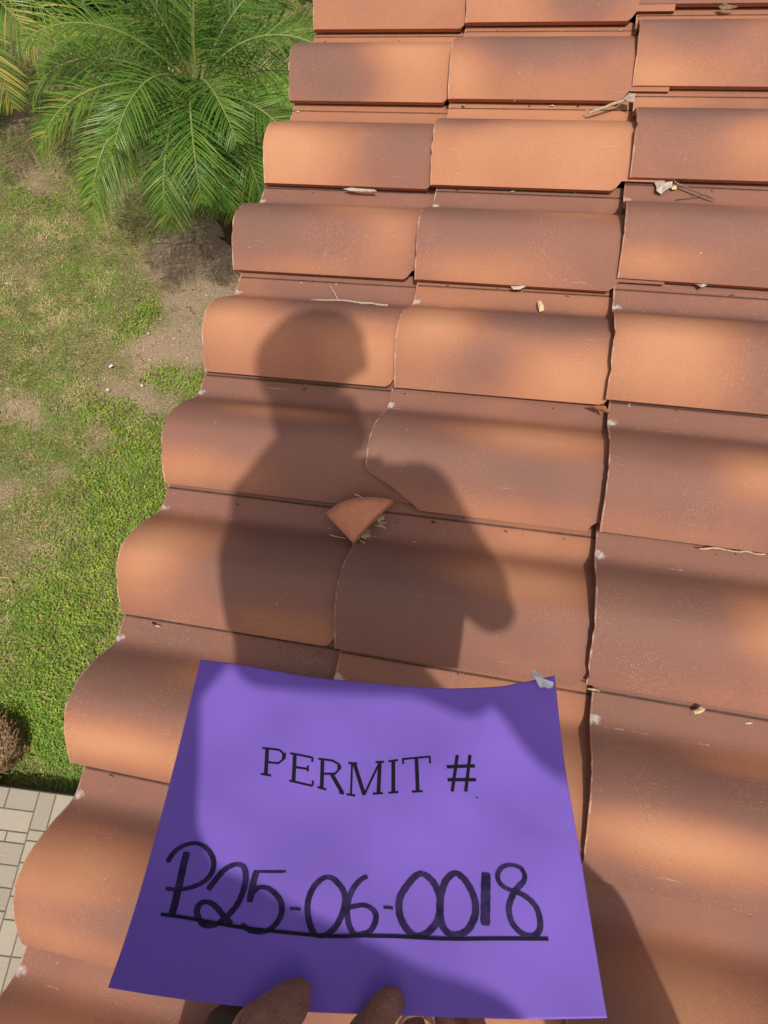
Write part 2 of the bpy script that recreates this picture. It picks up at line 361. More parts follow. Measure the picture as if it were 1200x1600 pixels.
# ------------------------------------------------------------------ the ground
def vnoise(x, y, s, seed=0):
    x = x * s + seed * 13.7; y = y * s + seed * 7.3; xi = np.floor(x).astype(np.int64); yi = np.floor(y).astype(np.int64); fx = x - xi; fy = y - yi
    fx = fx * fx * (3 - 2 * fx); fy = fy * fy * (3 - 2 * fy)
    def h(a, b):
        n_ = (a * 374761393 + b * 668265263 + seed * 1442695) & 0xffffffff; n_ = ((n_ ^ (n_ >> 13)) * 1274126177) & 0xffffffff
        return ((n_ ^ (n_ >> 16)) & 0xffff) / 65535.0
    return (h(xi, yi) * (1 - fx) + h(xi + 1, yi) * fx) * (1 - fy) + (h(xi, yi + 1) * (1 - fx) + h(xi + 1, yi + 1) * fx) * fy
def fbm(x, y, s, seed=0): return .5 * vnoise(x, y, s, seed) + .3 * vnoise(x, y, s * 2.1, seed + 1) + .2 * vnoise(x, y, s * 4.3, seed + 2)
def blobs(x, y, L):
    """soft patches on the ground, each (centre x, y, radius x, y, strength) in metres"""
    r = np.zeros_like(x)
    for (cx, cy, rx, ry, s) in L: r += s * np.exp(-((x - cx) / rx) ** 2 - ((y - cy) / ry) ** 2)
    return r
def gb(px, py, rx, ry, s):     # patch given where it is seen in the photo, turned into ground metres
    c = on_ground(px, py); a = on_ground(px + rx, py); b = on_ground(px, py + ry)
    return (c[0], c[1], abs(a[0] - c[0]), abs(b[1] - c[1]), s)
DIRT = [gb(300, 470, 65, 100, 1.3), gb(335, 395, 60, 45, 1.2), gb(250, 400, 40, 30, .5), gb(265, 540, 50, 25, .6), gb(310, 540, 25, 25, .8), gb(190, 610, 45, 22, .7), gb(225, 555, 25, 25, .6), gb(250, 640, 35, 20, .7),
        gb(155, 690, 22, 25, .7), gb(40, 640, 50, 25, .8), gb(10, 770, 35, 45, .8), gb(90, 740, 35, 20, .5), gb(40, 850, 40, 16, .5), gb(30, 180, 30, 30, .7), gb(40, 280, 40, 30, .7), gb(160, 300, 50, 22, .5), gb(60, 90, 40, 20, .7)]
CLOV = [gb(232, 490, 26, 26, 1.2), gb(205, 525, 30, 25, .8), gb(265, 590, 55, 28, 1.1), gb(190, 640, 50, 25, .9), gb(215, 700, 70, 45, 1), gb(190, 790, 75, 50, 1.1), gb(150, 880, 70, 60, 1.2), gb(120, 960, 90, 60, 1.2), gb(90, 1050, 90, 60, 1.1), gb(80, 1130, 80, 60, .9), gb(35, 300, 12, 9, .9), gb(85, 310, 10, 8, .8), gb(240, 820, 60, 90, .8)]
LUSH = [gb(40, 960, 60, 50, .8), gb(60, 1110, 120, 60, .9), gb(120, 1180, 60, 40, .9), gb(200, 760, 60, 60, .5), gb(120, 640, 60, 30, .25), gb(150, 420, 50, 40, .3), gb(400, 250, 60, 50, 1.1), gb(430, 150, 70, 60, 1.0), gb(110, 330, 60, 40, .3), gb(60, 590, 60, 35, .3)]
def lawn_maps(x, y):
    n1 = fbm(x, y, 3.2, 3); n2 = fbm(x, y, 8.0, 9)
    dirt = np.clip(blobs(x, y, DIRT) * (.65 + .9 * n2) + (n1 - .62) * 1.3, 0, 1.2)
    clov = np.clip(blobs(x, y, CLOV) * (.55 + .9 * n2) - dirt * .5, 0, 1.2)
    lush = np.clip(blobs(x, y, LUSH) + (n2 - .5) * .5, 0, 1.2)
    return dirt, clov, lush
# soil sheet, finely modelled where it is seen
def soil_material():
    m, n, b = newmat('soil', 0.95, 0.05); tc = N(n, 'TexCoord').outputs['Object']
    d = N(n, 'Attribute', attribute_name='dirt').outputs['Fac']
    f1 = noise(n, tc, 12, 6, 0.65); f2 = noise(n, tc, 90, 5, 0.7); f3 = noise(n, tc, 3, 3)
    bare = ramp(n, f2, [(0.32, (0.21, 0.15, 0.095)), (0.5, (0.36, 0.265, 0.175)), (0.68, (0.52, 0.40, 0.28))])
    bare = mixc(n, mth(n, 'MULTIPLY', f3, 0.5), bare, (0.27, 0.215, 0.16))
    th = ramp(n, f2, [(0.36, (0.05, 0.06, 0.018)), (0.5, (0.20, 0.185, 0.075)), (0.64, (0.44, 0.36, 0.18))])
    th = mixc(n, ramp(n, f1, [(0.4, (0, 0, 0)), (0.65, (.6, .6, .6))]), th, (0.09, 0.11, 0.035))
    c = mixc(n, mth(n, 'MULTIPLY', d, 1.0, True), th, bare)
    n.links.new(c, b.inputs['Base Color']); bump(n, b, mth(n, 'ADD', f2, mth(n, 'MULTIPLY', f1, 2.0)), 0.8, 0.012)
    return m
SOIL = soil_material()
gx = np.concatenate([[-150, -60, -20, -9], np.linspace(-5.5, 1.0, 131), [8, 30, 150]]); gy = np.concatenate([[-150, -50, -15, -6], np.linspace(-2.6, 6.5, 183), [12, 40, 150]])
GX, GY = np.meshgrid(gx, gy, indexing='ij'); d_, c_, l_ = lawn_maps(GX, GY)
GZ = (fbm(GX, GY, 4, 21) - .5) * .03 + (fbm(GX, GY, 20, 5) - .5) * .008
GZ[(GX < -5) | (GX > .9) | (GY < -2.5) | (GY > 6.4)] = 0
vv_ = np.stack([GX, GY, GZ], -1).reshape(-1, 3); ny = len(gy)
ff_ = [(a * ny + b, (a + 1) * ny + b, (a + 1) * ny + b + 1, a * ny + b + 1) for a in range(len(gx) - 1) for b in range(ny - 1)]
tag(mesh_obj('ground', vv_, ff_, SOIL, smooth=True, attr={'dirt': d_.ravel()}), kind='structure')

PATIO_Z = 0.17
PA = np.array(on_ground(61, 1240, PATIO_Z)); PBq = np.array(on_ground(0, 1425, PATIO_Z))
pe1 = np.array(on_ground(0, 1228, PATIO_Z)); pe2 = np.array(on_ground(112, 1243, PATIO_Z))
px_ = (pe2 - pe1) / np.linalg.norm(pe2 - pe1); py_ = np.array([px_[1], -px_[0]])     # along the edge, away from the lawn
# ---- grass blades (one countless mass) and low clover
def blade_mat(name, stops, rough=0.55, trans=0.0):
    m, n, b = newmat(name, rough, 0.25); t = N(n, 'Attribute', attribute_name='tint').outputs['Fac']
    n.links.new(ramp(n, t, stops), b.inputs['Base Color'])
    if trans:
        out = n.nodes['Material Output']; tr = N(n, 'BsdfTranslucent'); n.links.new(ramp(n, t, stops), tr.inputs[0]); mx = N(n, 'MixShader'); mx.inputs[0].default_value = trans
        n.links.new(b.outputs[0], mx.inputs[1]); n.links.new(tr.outputs[0], mx.inputs[2]); n.links.new(mx.outputs[0], out.inputs[0])
    return m
GRASS = blade_mat('grass_blades', [(0, (0.68, 0.54, 0.32)), (0.22, (0.48, 0.42, 0.18)), (0.4, (0.25, 0.30, 0.075)), (0.7, (0.20, 0.35, 0.06)), (1, (0.28, 0.48, 0.08))], 0.55, 0.25)
CLOVER = blade_mat('clover_leaves', [(0, (0.085, 0.15, 0.020)), (0.45, (0.24, 0.38, 0.045)), (0.85, (0.44, 0.55, 0.09)), (1, (0.40, 0.24, 0.11))], 0.5, 0.3)
def in_patio(x, y): return ((x - pe1[0]) * py_[0] + (y - pe1[1]) * py_[1]) > -0.03
def scatter(n_, x0, x1, y0, y1):
    return rng.uniform(x0, x1, n_), rng.uniform(y0, y1, n_)
def strands(x, y, L, W, lean, az, bend, tint, name, mat, kind=None, label=None, cat=None, z0=None):
    n_ = len(x); z0 = np.zeros(n_) - .004 if z0 is None else z0
    dx = np.cos(az); dy = np.sin(az); sx = -dy; sy = dx
    V = np.zeros((n_, 5, 3)); h1 = L * .55
    V[:, 0] = np.stack([x - sx * W / 2, y - sy * W / 2, z0], -1); V[:, 1] = np.stack([x + sx * W / 2, y + sy * W / 2, z0], -1)
    mx = x + dx * h1 * np.sin(lean); my = y + dy * h1 * np.sin(lean); mz = z0 + h1 * np.cos(lean)
    V[:, 2] = np.stack([mx + sx * W * .42, my + sy * W * .42, mz], -1); V[:, 3] = np.stack([mx - sx * W * .42, my - sy * W * .42, mz], -1)
    l2 = lean + bend; tx = mx + dx * (L - h1) * np.sin(l2); ty = my + dy * (L - h1) * np.sin(l2); tz = np.maximum(mz + (L - h1) * np.cos(l2), z0 + .003)
    V[:, 4] = np.stack([tx, ty, tz], -1)
    me = bpy.data.meshes.new(name); me.vertices.add(n_ * 5); me.vertices.foreach_set('co', V.ravel())
    me.loops.add(n_ * 7); me.polygons.add(n_ * 2); b = np.arange(n_)[:, None] * 5
    me.loops.foreach_set('vertex_index', (b + np.array([0, 1, 2, 3, 3, 2, 4])).ravel().astype(np.int32))
    st = (np.arange(n_)[:, None] * 7 + np.array([0, 4])).ravel(); me.polygons.foreach_set('loop_start', st.astype(np.int32))
    a_ = me.attributes.new('tint', 'FLOAT', 'POINT'); a_.data.foreach_set('value', np.repeat(tint, 5).astype(np.float32))
    me.materials.append(mat); me.update(calc_edges=True); me.validate()
    o = bpy.data.objects.new(name, me); COL.objects.link(o); tag(o, label, cat, None, kind); return o
xa, ya = scatter(430000, -3.4, 0.3, -2.45, 4.6); xb, yb = scatter(26000, -5.4, -3.2, -2.4, 6.3)
x = np.concatenate([xa, xb]); y = np.concatenate([ya, yb]); dt, cl, lu = lawn_maps(x, y)
cz = vnoise(x, y, 26, 41) * .55 + vnoise(x, y, 11, 43) * .45            # tufts a few centimetres across
keep = (rng.random(len(x)) < np.clip(.36 + 1.1 * (cz - .35) - dt * .62 + lu * .45, .03, 1)) & ~in_patio(x, y)
x, y, dt, cl, lu, cz = [q[keep] for q in (x, y, dt, cl, lu, cz)]; n_ = len(x)
dry = np.clip(.27 + (fbm(x, y, 2.5, 31) - .5) * 1.4 + (vnoise(x, y, 15, 51) - .5) * 1.1 - lu * .6 + dt * .25 - cl * .2, .04, .96)
isdry = rng.random(n_) < dry
tint = np.where(isdry, rng.uniform(0, .26, n_), np.clip(.36 + rng.random(n_) * .45 + lu * .25, 0, 1))
L = rng.uniform(.014, .034, n_) * (.7 + .8 * cz) * (1 + lu * 1.0); W = rng.uniform(.0020, .0038, n_) * (1 + .4 * lu)
lean = np.where(isdry, rng.uniform(.8, 1.45, n_), rng.uniform(.3, 1.25, n_)); az = vnoise(x, y, 6, 61) * 9 + rng.uniform(-1.3, 1.3, n_)
strands(x, y, L, W, lean, az, rng.uniform(.1, .8, n_), tint, 'grass', GRASS, 'stuff', 'thin lawn of green and straw-coloured grass beside the house', 'grass')
# long blades along the patio edge and in the corner
x, y = scatter(9000, -2.2, 0.2, -2.4, -1.3); q = ((x - pe1[0]) * py_[0] + (y - pe1[1]) * py_[1]); k = (q < -.02) & (rng.random(len(x)) < np.exp((q + .02) * 3.2) * .5); x, y = x[k], y[k]; n_ = len(x)
strands(x, y, rng.uniform(.04, .11, n_), rng.uniform(.004, .008, n_), rng.uniform(.3, 1.2, n_), rng.uniform(0, 6.28, n_), rng.uniform(.2, .9, n_), rng.uniform(.5, 1, n_), 'tall_grass', GRASS, 'stuff', 'longer green grass growing against the edge of the paving', 'grass')
def leaves(x, y, z, L, W, az, tiltv, tint, name, mat, label, cat):
    n_ = len(x); d = np.stack([np.cos(az) * np.cos(tiltv), np.sin(az) * np.cos(tiltv), np.sin(tiltv)], -1); s = np.stack([-np.sin(az), np.cos(az), rng.uniform(-.4, .4, n_)], -1)
    P = np.stack([x, y, z], -1); L = L[:, None]; W = W[:, None]
    V = np.stack([P, P + d * L * .3 + s * W * .45, P + d * L * .75 + s * W * .42, P + d * L, P + d * L * .75 - s * W * .42, P + d * L * .3 - s * W * .45], 1)
    me = bpy.data.meshes.new(name); me.vertices.add(n_ * 6); me.vertices.foreach_set('co', V.ravel()); me.loops.add(n_ * 6); me.polygons.add(n_)
    me.loops.foreach_set('vertex_index', np.arange(n_ * 6, dtype=np.int32)); me.polygons.foreach_set('loop_start', (np.arange(n_) * 6).astype(np.int32))
    a_ = me.attributes.new('tint', 'FLOAT', 'POINT'); a_.data.foreach_set('value', np.repeat(tint, 6).astype(np.float32))
    me.materials.append(mat); me.update(calc_edges=True); me.validate(); o = bpy.data.objects.new(name, me); COL.objects.link(o)
    return tag(o, label, cat, None, 'stuff')
x, y = scatter(190000, -3.0, 0.3, -2.4, 2.0); dt, cl, lu = lawn_maps(x, y); k = (rng.random(len(x)) < np.clip(cl * 1.0 - .10 + np.clip(vnoise(x, y, 7, 77) - .45, 0, 1) * .22, 0, 1)) & ~in_patio(x, y); x, y = x[k], y[k]; n_ = len(x)
tint = np.clip(vnoise(x, y, 22, 4) * .5 + rng.random(n_) * .45, 0, .9); tint[rng.random(n_) < .05] = 1.0
leaves(x, y, rng.uniform(.002, .038, n_), rng.uniform(.008, .018, n_), rng.uniform(.006, .011, n_), rng.uniform(0, 6.28, n_), rng.uniform(-.5, .8, n_), tint, 'ground_cover', CLOVER, 'bright green clover-like weeds spreading below the eave', 'ground cover')

LITTER = blade_mat('leaf_litter', [(0, (0.07, 0.045, 0.025)), (0.4, (0.24, 0.15, 0.08)), (0.8, (0.50, 0.37, 0.22)), (1, (0.72, 0.62, 0.48))], 0.9, 0.0)
x, y = scatter(9000, -3.2, 0.2, -2.3, 4.0); dt, cl, lu = lawn_maps(x, y); k = (rng.random(len(x)) < .16 + dt * .75) & ~in_patio(x, y); x, y = x[k], y[k]; n_ = len(x)
leaves(x, y, rng.uniform(.004, .014, n_), rng.uniform(.006, .032, n_), rng.uniform(.002, .008, n_), rng.uniform(0, 6.28, n_), rng.uniform(-.1, .3, n_), rng.random(n_) ** 1.1, 'leaf_litter', LITTER, 'scattered dead leaf bits and chips on the lawn and bare soil', 'leaf litter')
# ---- raised patio of pavers
PAVER = simple('concrete_paver', (0.50, 0.445, 0.375), 0.9, 0.1, 60, 0.10, 0.6, 0.002)
SAND = simple('joint_sand', (0.16, 0.13, 0.09), 0.95, 0.05, 150, 0.4, 0.4)
def pat(a, b, z): P = pe1 + px_ * a + py_ * b; return (P[0], P[1], z)
axp = np.array([[px_[0], px_[1], 0], [py_[0], py_[1], 0], [0, 0, 1]])
mb = MB(); mb.box(pat(-1.0, 1.5, PATIO_Z / 2 - .02), (2.2, 1.5, PATIO_Z / 2 + .014), axp); patio = tag(mb.build('paving', SAND, None, org=np.array(pat(0, 0, 0))), kind='structure'); setup()
def paver(mb, a0, a1, b0, b1):
    g = .0022; c = .003; jz = rnd.uniform(-.0012, .0012); a = rnd.random()
    vs = []
    for (o_, z) in ((0, PATIO_Z - .05), (0, PATIO_Z - c + jz), (c, PATIO_Z + jz)):
        for (p, q) in ((a0 + g + o_, b0 + g + o_), (a1 - g - o_, b0 + g + o_), (a1 - g - o_, b1 - g - o_), (a0 + g + o_, b1 - g - o_)): vs.append(pat(p, q, z))
    fs = [(4 * r + k, 4 * r + (k + 1) % 4, 4 * r + 4 + (k + 1) % 4, 4 * r + 4 + k) for r in range(2) for k in range(4)] + [(8, 9, 10, 11)]
    mb.add(vs, [f[::-1] for f in fs], a)
mpav, nn, bb = newmat('paver_blocks', 0.9, 0.1); tcp = N(nn, 'TexCoord').outputs['Object']; ta = N(nn, 'Attribute', attribute_name='tone').outputs['Fac']
c0 = ramp(nn, ta, [(0, (0.30, 0.27, 0.225)), (.5, (0.37, 0.33, 0.275)), (1, (0.42, 0.38, 0.31))])
fN = noise(nn, tcp, 190, 5, .7); c0 = mixc(nn, .35, c0, ramp(nn, fN, [(.3, (.18, .155, .125)), (.7, (.58, .53, .45))])); c0 = mixc(nn, mth(nn, 'MULTIPLY', noise(nn, tcp, 7, 4, .6), .25), c0, (.28, .25, .2))
nn.links.new(c0, bb.inputs['Base Color']); bump(nn, bb, fN, .6, .002)
mb = MB()
ja = float((PA - pe1) @ px_)                                     # the long joint seen running away from the lawn
b = 0.0; k = 0
hts = [.098, .100, .050, .100, .100, .100, .100, .100, .05]
while b < 2.9:
    h_ = hts[k % len(hts)]; a = ja; off = (k % 2) * .07
    a -= .0
    first = True
    while a > -3.1:
        wd = .15 if not first else (.15 if h_ > .07 else .10) + off
        paver(mb, a - wd, a, b, b + h_); a -= wd; first = False
    b += h_; k += 1
a = ja; k = 0
cols = [.085, .10, .10, .15, .10, .15, .10]
while a < 1.1:
    wd = cols[k % len(cols)]; b = 0.0; m_ = 0
    while b < 2.9:
        h_ = (.18, .05, .10, .15, .10, .15)[(m_) % 6] if m_ or k < 2 else .18
        paver(mb, a, a + wd, b, b + h_); b += h_; m_ += 1
    a += wd; k += 1
mb.build('pavers', mpav, patio, attr='tone')
# ------------------------------------------------------------------ palms
PALM = blade_mat('palm_leaflets', [(0, (0.030, 0.085, 0.014)), (0.5, (0.075, 0.175, 0.026)), (0.8, (0.155, 0.275, 0.040)), (0.95, (0.32, 0.36, 0.06)), (1, (0.46, 0.38, 0.08))], 0.34, 0.22)
RACHIS = simple('palm_rachis', (0.20, 0.25, 0.07), 0.5, 0.3, 30, 0.2, 0.1)
BARK = simple('palm_bark', (0.095, 0.06, 0.035), 0.95, 0.05, 60, 0.6, 1.0, 0.01)
def frond(c, az, el, L, droop, seed, yellow=0.0, npair=54, leafL=.27, swing=0.0):
    r = random.Random(seed); mb = MB(); p = np.array(c, float); pts = [p.copy()]; nS = 26; e = el; a = az
    for k in range(nS):
        s = k / nS; e -= droop * (0.25 + 1.5 * s) / nS; a += swing / nS
        p = p + (L / nS) * np.array([math.cos(a) * math.cos(e), math.sin(a) * math.cos(e), math.sin(e)]); pts.append(p.copy())
    pts = np.array(pts)
    leafs = MB()
    mb.tube(pts, [.0075 * (1 - .8 * k / nS) + .001 for k in range(nS + 1)], 5)
    for q in range(npair):
        s = .16 + .84 * (q + r.random() * .5) / npair; f = s * nS; k = min(int(f), nS - 1); P = pts[k] + (pts[k + 1] - pts[k]) * (f - k)
        t = pts[min(k + 1, nS)] - pts[k]; t /= np.linalg.norm(t); side = np.cross(t, [0, 0, 1]); side /= np.linalg.norm(side) + 1e-6; up = np.cross(side, t)
        ln = leafL * (math.sin(math.pi * min(1, .12 + .88 * s) ** .8) ** .55) * r.uniform(.85, 1.08)
        for sg in (-1, 1):
            fw = .60 + .55 * s + r.uniform(-.12, .12); vup = .24 + r.uniform(-.2, .2)
            d = side * sg + t * fw + up * vup; d /= np.linalg.norm(d)
            w = .0030 + r.random() * .0012; nrm = np.cross(d, t); nrm /= np.linalg.norm(nrm) + 1e-6; wv = np.cross(d, nrm)
            tt = min(1, max(0, .25 + .5 * r.random() + .12 * s + (yellow * (.35 + .8 * s))))
            dr = r.uniform(.12, .38)
            row = []
            for (u, ww, g_) in ((0, .6, 0), (.35, 1.0, .10), (.7, .8, .45), (1, .06, 1)):
                C_ = P + d * ln * u + np.array([0, 0, -1]) * ln * dr * g_ 
                row.append((C_ - wv * w * ww, C_ + nrm * w * ww * -.35, C_ + wv * w * ww))
            vs = [v for rr_ in row for v in rr_]; fs = []
            for z in range(3):
                b_ = z * 3; fs += [(b_, b_ + 1, b_ + 4, b_ + 3), (b_ + 1, b_ + 2, b_ + 5, b_ + 4)]
            te = min(1, tt + (.45 * yellow)); leafs.add(vs, fs, [tt] * 9 + [te] * 3)
    return mb, leafs
def palm(name, base, H, fr, label, seed, trunk_r=.075, lean=(0, 0)):
    root = empty(name, base, label, 'palm tree', 'palms on the lawn beside the house'); setup(); r = random.Random(seed)
    base = np.array(base); top = base + np.array([lean[0], lean[1], H])
    mb = MB(); nseg = 14; pts = [base + (top - base) * (k / nseg) - np.array([0, 0, .03 if k == 0 else 0]) for k in range(nseg + 1)]
    mb.tube(pts, [trunk_r * (1.25 - .35 * k / nseg) for k in range(nseg + 1)], 14)
    for k in range(130):                                     # old leaf bases
        s = r.random(); P = base + (top - base) * s; a = r.random() * 6.28; rad = trunk_r * (1.2 - .35 * s)
        q = P + np.array([math.cos(a), math.sin(a), 0]) * rad; o_ = np.array([math.cos(a), math.sin(a), 1.1]); o_ /= np.linalg.norm(o_)
        mb.tube([q, q + o_ * .035, q + o_ * .07], [.013, .011, .006], 5)
    mb.build('trunk', BARK, root)
    for k, (az, el, L, dp, ye, sw) in enumerate(fr):
        a, lf = frond(top, R_(az), R_(el), L, dp, seed * 100 + k, ye, swing=sw)
        V = a.v + lf.v; nA = len(a.v); F = a.f + [tuple(i + nA for i in f) for f in lf.f]; A = [0.5] * nA + lf.a
        o = mesh_obj('frond', V, F, None, root, mats=[RACHIS, PALM], attr={'tint': A}); o.data.polygons.foreach_set('material_index', [0] * len(a.f) + [1] * len(lf.f)); o.data.update()
    return root
HP = 1.25
cx, cy = on_ground(308, 150, HP)
bx_, by_ = on_ground(372, 372, 0)
r = random.Random(5); FR = []
# azimuth 0 = towards the house, 90 = away from the camera, 270 = towards the camera
hand = [(-112, 42, 1.10, 2.0, .05, .15), (-84, 45, 1.0, 2.1, 0, -.05), (-140, 38, 1.05, 1.9, .05, .1), (-165, 40, 1.0, 1.9, .0, .25), (170, 35, .98, 1.8, .1, .3), (-152, 20, 1.0, 1.5, .30, .1),
        (150, 45, 1.0, 1.8, 0, .2), (120, 50, 1.1, 1.7, 0, 0), (90, 45, 1.1, 1.8, 0, 0), (62, 45, 1.1, 1.8, 0, -.2), (35, 42, 1.15, 1.8, 0, -.2), (8, 40, 1.1, 1.9, 0, -.1), (-20, 35, .95, 1.9, 0, -.2), (-45, 30, .8, 2.0, 0, 0),
        (-100, 60, .95, 1.8, 0, 0), (-60, 62, .8, 1.9, 0, .2), (-150, 65, 1.0, 1.8, 0, 0), (160, 66, 1.0, 1.5, 0, 0), (100, 70, 1.0, 1.2, 0, 0), (40, 66, 1.0, 1.5, 0, 0), (0, 64, .95, 1.6, 0, 0), (75, 82, .9, .5, 0, 0), (-170, 80, .9, .8, 0, 0),
        (135, 20, 1.0, 1.3, .1, 0), (75, 22, 1.1, 1.3, 0, 0), (-125, 12, .95, 1.5, .25, 0), (-90, 8, .8, 1.5, .1, 0), (-68, 35, .85, 2.0, 0, .1), (-58, 15, .75, 1.6, .1, 0), (-75, 52, 1.0, 2.3, 0, .1), (-105, 30, 1.1, 1.7, .1, -.1)]
palm('palm_tree', (bx_, by_, 0), HP, hand, 'bushy green palm with arching feathery fronds growing beside the roof edge', 3, lean=(cx - bx_, cy - by_))
cx2, cy2 = on_ground(-85, -25, 1.15)
hand2 = [(a_, 38 + (k % 3) * 10, 1.05, 1.8, .25 if k in (0, 11, 10) else .08, 0) for k, a_ in enumerate(range(-30, 330, 30))] + [(-12, 30, 1.1, 1.7, .25, -.1), (5, 62, 1.0, 1.5, .1, 0), (-48, 30, 1.0, 1.9, .3, 0)]
palm('palm_tree', (cx2 - .42, cy2 + .1, 0), 1.15, hand2, 'smaller palm with yellow-tipped fronds reaching in at the top left corner of the lawn', 8, lean=(.42, -.1))
# ------------------------------------------------------------------ shrubs behind
SHRUB = blade_mat('shrub_leaves', [(0, (0.018, 0.040, 0.010)), (0.5, (0.040, 0.085, 0.018)), (1, (0.10, 0.17, 0.04))], 0.45, 0.2)
def shrub(px, py, wx, wy, h, seed, label):
    x0, y0 = on_ground(px, py); g = np.random.default_rng(seed); n_ = 7000
    root = empty('shrub', (x0, y0, 0), label, 'shrub', 'dark shrubs behind the palms'); setup()
    th = g.uniform(0, 6.28, n_); ph = np.arccos(g.uniform(-.2, 1, n_)); rr = g.uniform(.55, 1.0, n_) ** .6 * (1 + .22 * np.sin(th * 5 + seed) * np.sin(ph * 4) + .12 * np.sin(th * 11))
    X = x0 + wx * rr * np.sin(ph) * np.cos(th); Y = y0 + wy * rr * np.sin(ph) * np.sin(th); Z = np.maximum(.01, h * (.35 + .65 * rr * np.cos(ph)))
    o = leaves(X, Y, Z, g.uniform(.04, .075, n_), g.uniform(.02, .035, n_), g.uniform(0, 6.28, n_), g.uniform(-.9, .7, n_), g.random(n_), 'crown', SHRUB, None, None)
    del o['kind']; o.parent = root; o.matrix_parent_inverse = root.matrix_world.inverted()
    mb = MB()
    for k in range(6): a = k * 1.05; mb.tube([(x0, y0, -.02), (x0 + .3 * wx * math.cos(a), y0 + .3 * wy * math.sin(a), h * .4), (x0 + .6 * wx * math.cos(a), y0 + .6 * wy * math.sin(a), h * .75)], [.018, .012, .006], 6)
    mb.build('stem', BARK, root)
shrub(-90, -15, .45, .35, .5, 1, 'low dark green shrub at the far left, behind the yellow-tipped palm fronds')
shrub(80, -18, .5, .4, .6, 2, 'dark green shrub between the two palms at the top left')
shrub(175, -22, .5, .4, .7, 3, 'dark green shrub directly behind the left half of the bushy palm crown')
shrub(350, -55, .5, .4, .7, 4, 'dark green shrub behind the right half of the bushy palm crown')
shrub(492, -45, .5, .5, .9, 5, 'dark green shrub showing between the palm crown and the topmost roof tile')
# ------------------------------------------------------------------ stump, litter on the lawn
STUMP = simple('stump_wood', (0.25, 0.165, 0.095), 0.95, 0.05, 70, 0.7, 1.0, 0.012)
sx_, sy_ = on_ground(-20, 1166, 0.10); g = np.random.default_rng(3); mb = MB(); V = []; F = []; nu_, nv_ = 40, 16
for a in range(nv_ + 1):
    for k in range(nu_):
        t = 2 * math.pi * k / nu_; s = a / nv_
        rad = (.165 * (1 - .10 * s) if s < .7 else .165 * .93 * (1 - ((s - .7) / .3) ** 2) ** .5 if s < 1 else 0.0)
        rad *= 1 + .07 * math.sin(3 * t + 1) + .045 * math.sin(7 * t) + .03 * g.normal() * .5
        z = .17 * min(1, s / .7) + (.03 * (s - .7) / .3 if s > .7 else 0) + g.normal() * .004
        V.append((sx_ + rad * math.cos(t), sy_ + rad * math.sin(t), z - .02))
F = [(a * nu_ + k, a * nu_ + (k + 1) % nu_, (a + 1) * nu_ + (k + 1) % nu_, (a + 1) * nu_ + k) for a in range(nv_) for k in range(nu_)]
mb.add(V, F)
for k in range(900):
    a = g.uniform(0, 6.28); q = g.uniform(0, .175); P = np.array([sx_ + q * math.cos(a), sy_ + q * math.sin(a), .165 + g.uniform(-.01, .02)]); d = np.array([g.normal(), g.normal(), g.normal() * .25]); d /= np.linalg.norm(d)
    mb.tube([P, P + d * g.uniform(.015, .05)], [.0038, .0015], 4)
tag(mb.build('tree_stump', STUMP, None, org=np.array([sx_, sy_, 0])), 'rough brown cut stump at the corner where grass meets the paving', 'stump')
WHITE = simple('white_litter', (0.75, 0.74, 0.72), 0.8, 0.2, 40, 0.05, 0.2)
def scrap(name, px, py, sz, seed, label, cat, mat, z=.03, grp=None):
    X, Y = on_ground(px, py, z); r = random.Random(seed); c = np.array([X, Y, z]); n_ = 9; top = []; bot = []
    for k in range(n_):
        a = 2 * math.pi * k / n_; q = sz * r.uniform(.5, 1.1); zz = r.uniform(-.3, .6) * sz; top.append(c + np.array([q * math.cos(a), q * .7 * math.sin(a), zz]))
    V = [c + np.array([0, 0, sz * .35])] + top + [v - np.array([0, 0, .0015]) for v in top] + [c + np.array([0, 0, sz * .35 - .0015])]
    F = [(0, 1 + k, 1 + (k + 1) % n_) for k in range(n_)] + [(2 * n_ + 1, n_ + 1 + (k + 1) % n_, n_ + 1 + k) for k in range(n_)] + [(1 + k, n_ + 1 + k, n_ + 1 + (k + 1) % n_, 1 + (k + 1) % n_) for k in range(n_)]
    tag(mesh_obj(name, V, F, mat, org=c), label, cat, grp)
scrap('litter', 174, 572, .020, 1, 'largest white scrap of litter on the thin lawn left of the clover', 'litter', WHITE, grp='white scraps on the lawn')
scrap('litter', 168, 609, .013, 2, 'small white scrap of litter just below the largest one on the lawn', 'litter', WHITE, grp='white scraps on the lawn')
scrap('litter', 222, 602, .012, 3, 'small pale scrap lying in the clover nearest the roof', 'litter', WHITE, grp='white scraps on the lawn')
scrap('litter', 232, 521, .010, 4, 'tiny pale scrap beside the bare soil below the palm', 'litter', WHITE, grp='white scraps on the lawn')
